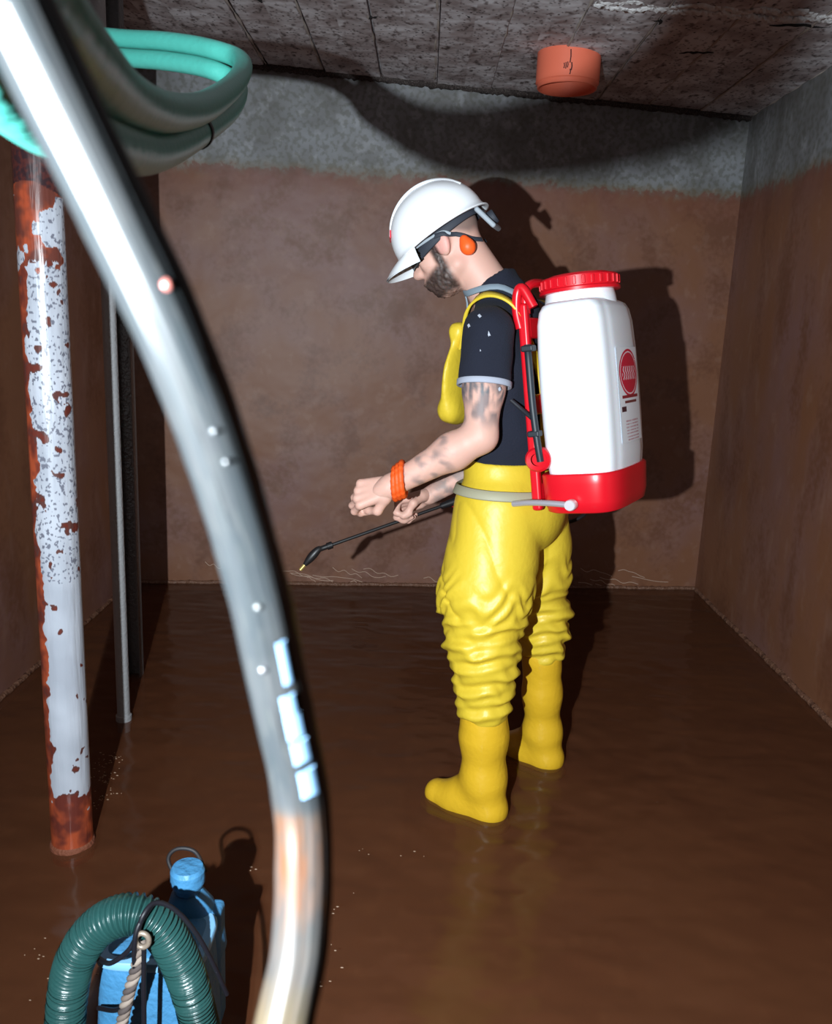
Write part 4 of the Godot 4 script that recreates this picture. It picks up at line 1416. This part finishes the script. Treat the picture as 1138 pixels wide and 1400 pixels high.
func pump() -> void:
	var o := V(-0.448, -WATER_DEPTH, -1.38)
	var blue := relief(mat(rgb(66, 128, 172), 0.5), grain(0.03, 401), 0.25, 5.0)
	var t := thing("pump", o, "pale blue submersible pump standing in the water under the ribbed hose", "pump")
	var b := MB.new()
	b.loft(Transform3D(), [[0.0, 0.0, 0.104, 0.075, 5.0], [0.01, 0.0, 0.108, 0.08, 5.0], [0.16, 0.0, 0.104, 0.078, 5.0], [0.27, 0.0, 0.098, 0.074, 5.0], [0.31, 0.0, 0.094, 0.07, 5.0], [0.32, 0.0, 0.088, 0.064, 5.0], [0.323, 0.0, 0.07, 0.05, 5.0]], 64, flat_bump())
	put("housing", b.mesh(), blue, t)
	var rim := MB.new()
	rim.loft(at(V(0, 0.305, 0)), [[0.0, 0.0, 0.099, 0.075, 5.0], [0.003, 0.0, 0.101, 0.077, 5.0], [0.013, 0.0, 0.101, 0.077, 5.0], [0.016, 0.0, 0.098, 0.074, 5.0]], 64, flat_bump())
	put("lid_rim", rim.mesh(), mat(rgb(128, 182, 222), 0.4), t)
	var tw := MB.new()
	tw.loft(at(V(0.045, 0.225, -0.085)), [[0.0, 0.0, 0.06, 0.05, 3.0], [0.05, -0.002, 0.057, 0.048, 3.0], [0.1, -0.008, 0.044, 0.04, 2.6], [0.125, -0.012, 0.032, 0.03, 2.2], [0.13, -0.012, 0.026, 0.026, 2.0]], 40, flat_bump())
	put("motor_tower", tw.mesh(), blue, t)
	var kn := MB.new()
	kn.lathe(at(V(0.033, 0.35, -0.085)), [Vector2(0.024, 0.0), Vector2(0.024, 0.016), Vector2(0.031, 0.02), Vector2(0.033, 0.026), Vector2(0.033, 0.05), Vector2(0.029, 0.058), Vector2(0.0001, 0.06)], 28)
	put("cap", kn.mesh(), blue, t)
	var ft := MB.new()
	ft.rbox(at(V(0.085, 0.19, -0.09)), V(0.03, 0.26, 0.05), 0.01)
	put("outlet_elbow", ft.mesh(), blue, t)
	# black lifting loop behind the cap
	var lp := MB.new()
	lp.tube(cat([V(0.005, 0.37, -0.1), V(-0.012, 0.405, -0.11), V(0.005, 0.425, -0.115), V(0.04, 0.42, -0.115), V(0.062, 0.38, -0.11)], 6), even(0.004), 8, Vector3.UP)
	put("lifting_loop", lp.mesh(), mat(rgb(30, 26, 28), 0.6), t)
	# ribbed hose arching over the pump
	var hp := [V(-0.60, -0.02, -1.26), V(-0.585, 0.06, -1.25), V(-0.577, 0.141, -1.250), V(-0.568, 0.247, -1.250), V(-0.548, 0.336, -1.250), V(-0.505, 0.402, -1.250), V(-0.450, 0.428, -1.250), V(-0.41, 0.405, -1.255), V(-0.382, 0.342, -1.268), V(-0.362, 0.258, -1.28), V(-0.345, 0.147, -1.29), V(-0.335, 0.041, -1.295), V(-0.325, -0.02, -1.3)]
	var ho := V(-0.46, -0.04, -1.26)
	var rh := thing("ribbed_hose", ho, "dark green ribbed suction hose arching over the blue pump", "hose")
	var hm := MB.new()
	hm.tube(cat(rel(hp, ho), 44), func(f, _a): return 0.0315 + 0.0034 * sin(f * TAU * 124.0), 26, Vector3.BACK)
	put("hose_wall", hm.mesh(), relief(mat(rgb(34, 70, 68), 0.3), grain(0.03, 402), 0.1, 6.0), rh)
	# tie rope hanging in front of the pump
	var rp := [V(-0.424, 0.405, -1.212), V(-0.428, 0.368, -1.208), V(-0.444, 0.310, -1.208), V(-0.461, 0.236, -1.21), V(-0.474, 0.161, -1.215), V(-0.485, 0.08, -1.225), V(-0.492, 0.0, -1.235), V(-0.495, -0.035, -1.24)]
	var ro := V(-0.495, -0.04, -1.24)
	var rt := thing("rope", ro, "twisted pale rope hanging from a metal ring in front of the blue pump", "rope")
	var core := cat(rel(rp, ro), 16)
	for k in 3:
		var st := PackedVector3Array()
		var run := 0.0
		for j in core.size():
			if j > 0: run += core[j].distance_to(core[j - 1])
			var tn := (core[mini(j + 1, core.size() - 1)] - core[maxi(j - 1, 0)]).normalized()
			var u := tn.cross(Vector3.BACK).normalized()
			var w := tn.cross(u)
			var a := run * 150.0 + k * TAU / 3.0
			st.append(core[j] + (u * cos(a) + w * sin(a)) * 0.0055)
		var sm := MB.new()
		sm.tube(st, even(0.0055), 9, Vector3.UP)
		put("strand", sm.mesh(), mat([rgb(140, 126, 116), rgb(112, 98, 90), rgb(74, 64, 62)][k], 0.85), rt)
	var rg := MB.new()
	var rpth := []
	for j in 21: rpth.append(V(-0.418, 0.415, -1.205) - ro + V(cos(TAU * j / 20.0) * 0.011, sin(TAU * j / 20.0) * 0.013, 0.0))
	rg.tube(cat(rpth, 2), even(0.0045), 10, Vector3.BACK, 1.0, false)
	put("ring", rg.mesh(), mat(rgb(150, 134, 120), 0.4, 0.4), rt)
	# black cable tied round the ribbed hose
	var cb := mat(rgb(18, 18, 26), 0.5)
	var co := V(-0.41, -0.04, -1.25)
	var ct := thing("power_cable", co, "thin black cable tied over the ribbed hose and hanging down the pump", "cable")
	for path in [[V(-0.300, 0.24, -1.29), V(-0.318, 0.31, -1.275), V(-0.345, 0.385, -1.262), V(-0.378, 0.44, -1.25), V(-0.405, 0.462, -1.235), V(-0.418, 0.455, -1.212), V(-0.428, 0.42, -1.206), V(-0.445, 0.39, -1.205), V(-0.48, 0.355, -1.22), V(-0.535, 0.30, -1.3)],
		[V(-0.408, 0.462, -1.236), V(-0.424, 0.44, -1.205), V(-0.43, 0.40, -1.2), V(-0.432, 0.35, -1.205), V(-0.442, 0.30, -1.21), V(-0.475, 0.25, -1.235), V(-0.53, 0.20, -1.29)],
		[V(-0.415, 0.40, -1.203), V(-0.418, 0.33, -1.205), V(-0.422, 0.22, -1.21), V(-0.43, 0.1, -1.22), V(-0.435, -0.03, -1.23)]]:
		var cm := MB.new()
		cm.tube(cat(rel(path, co), 8), even(0.0042), 9, Vector3.UP)
		put("cable_run", cm.mesh(), cb, ct)

func small_things() -> void:
	# orange pipe stub in the ceiling
	var x := 0.56
	var y := ceiling_y(x)
	var orange := mat(rgb(250, 126, 96), 0.45)
	var t := thing("pipe_stub", V(x, y, -3.9), "orange plastic pipe stub sticking down out of the ceiling", "pipe")
	var mb := MB.new()
	var prof := [Vector2(0.108, 0.05), Vector2(0.108, -0.135), Vector2(0.112, -0.138), Vector2(0.122, -0.142), Vector2(0.124, -0.148)]
	prof = [Vector2(0.132, 0.04), Vector2(0.132, -0.108), Vector2(0.127, -0.112), Vector2(0.125, -0.116), Vector2(0.125, -0.128), Vector2(0.122, -0.13), Vector2(0.118, -0.128), Vector2(0.118, 0.03), Vector2(0.0001, 0.03)]
	prof.reverse()
	mb.lathe(Transform3D(), prof, 56)
	put("stub_wall", mb.mesh(), orange, t)
	# dark felt marks on its near side
	for e in [[0.0, -0.012, 0.0045, 0.05], [-3.0, -0.06, 0.005, 0.03], [4.0, -0.058, 0.004, 0.022], [7.0, -0.06, 0.004, 0.024], [-1.0, -0.085, 0.004, 0.02], [10.0, -0.062, 0.004, 0.02]]:
		var a := deg_to_rad(90.0 + e[0] + 6.0)
		var d := V(cos(a), 0, sin(a))
		var m := MB.new()
		m.ribbon([d * 0.1325 + V(0, e[1], 0), d * 0.1325 + V(0.002, e[1] - e[3] * 0.5, 0), d * 0.1325 + V(0, e[1] - e[3], 0)], [d, d, d], e[2], 0.001)
		put("marker_stroke", m.mesh(), mat(rgb(70, 30, 30), 0.7), t)
	# the lamp in the photographer's hand, left of the lens
	var lt := thing("hand_lamp", LAMP + V(0, 0, 0.03), "small round hand lamp lighting the tank", "lamp", Basis.looking_at(Vector3(1.1, 0.8, -4.4) - LAMP))
	var bd := MB.new()
	bd.lathe(at(V(0, 0, 0.012), Basis(Vector3.RIGHT, PI * 0.5)), [Vector2(0.0001, 0.11), Vector2(0.016, 0.11), Vector2(0.018, 0.1), Vector2(0.018, 0.03), Vector2(0.028, 0.0), Vector2(0.03, -0.012), Vector2(0.024, -0.012), Vector2(0.02, -0.004), Vector2(0.0001, -0.004)], 28)
	put("lamp_body", bd.mesh(), mat(rgb(40, 40, 44), 0.5), lt)
	var gl := MB.new()
	gl.lathe(at(V(0, 0, 0.004), Basis(Vector3.RIGHT, PI * 0.5)), [Vector2(0.0001, 0.002), Vector2(0.019, 0.002), Vector2(0.019, -0.001), Vector2(0.0001, -0.001)], 24)
	var em := mat(rgb(255, 248, 238), 0.4)
	em.emission_enabled = true
	em.emission = rgb(255, 248, 238)
	em.emission_energy_multiplier = 4.0
	put("lamp_lens", gl.mesh(), em, lt)
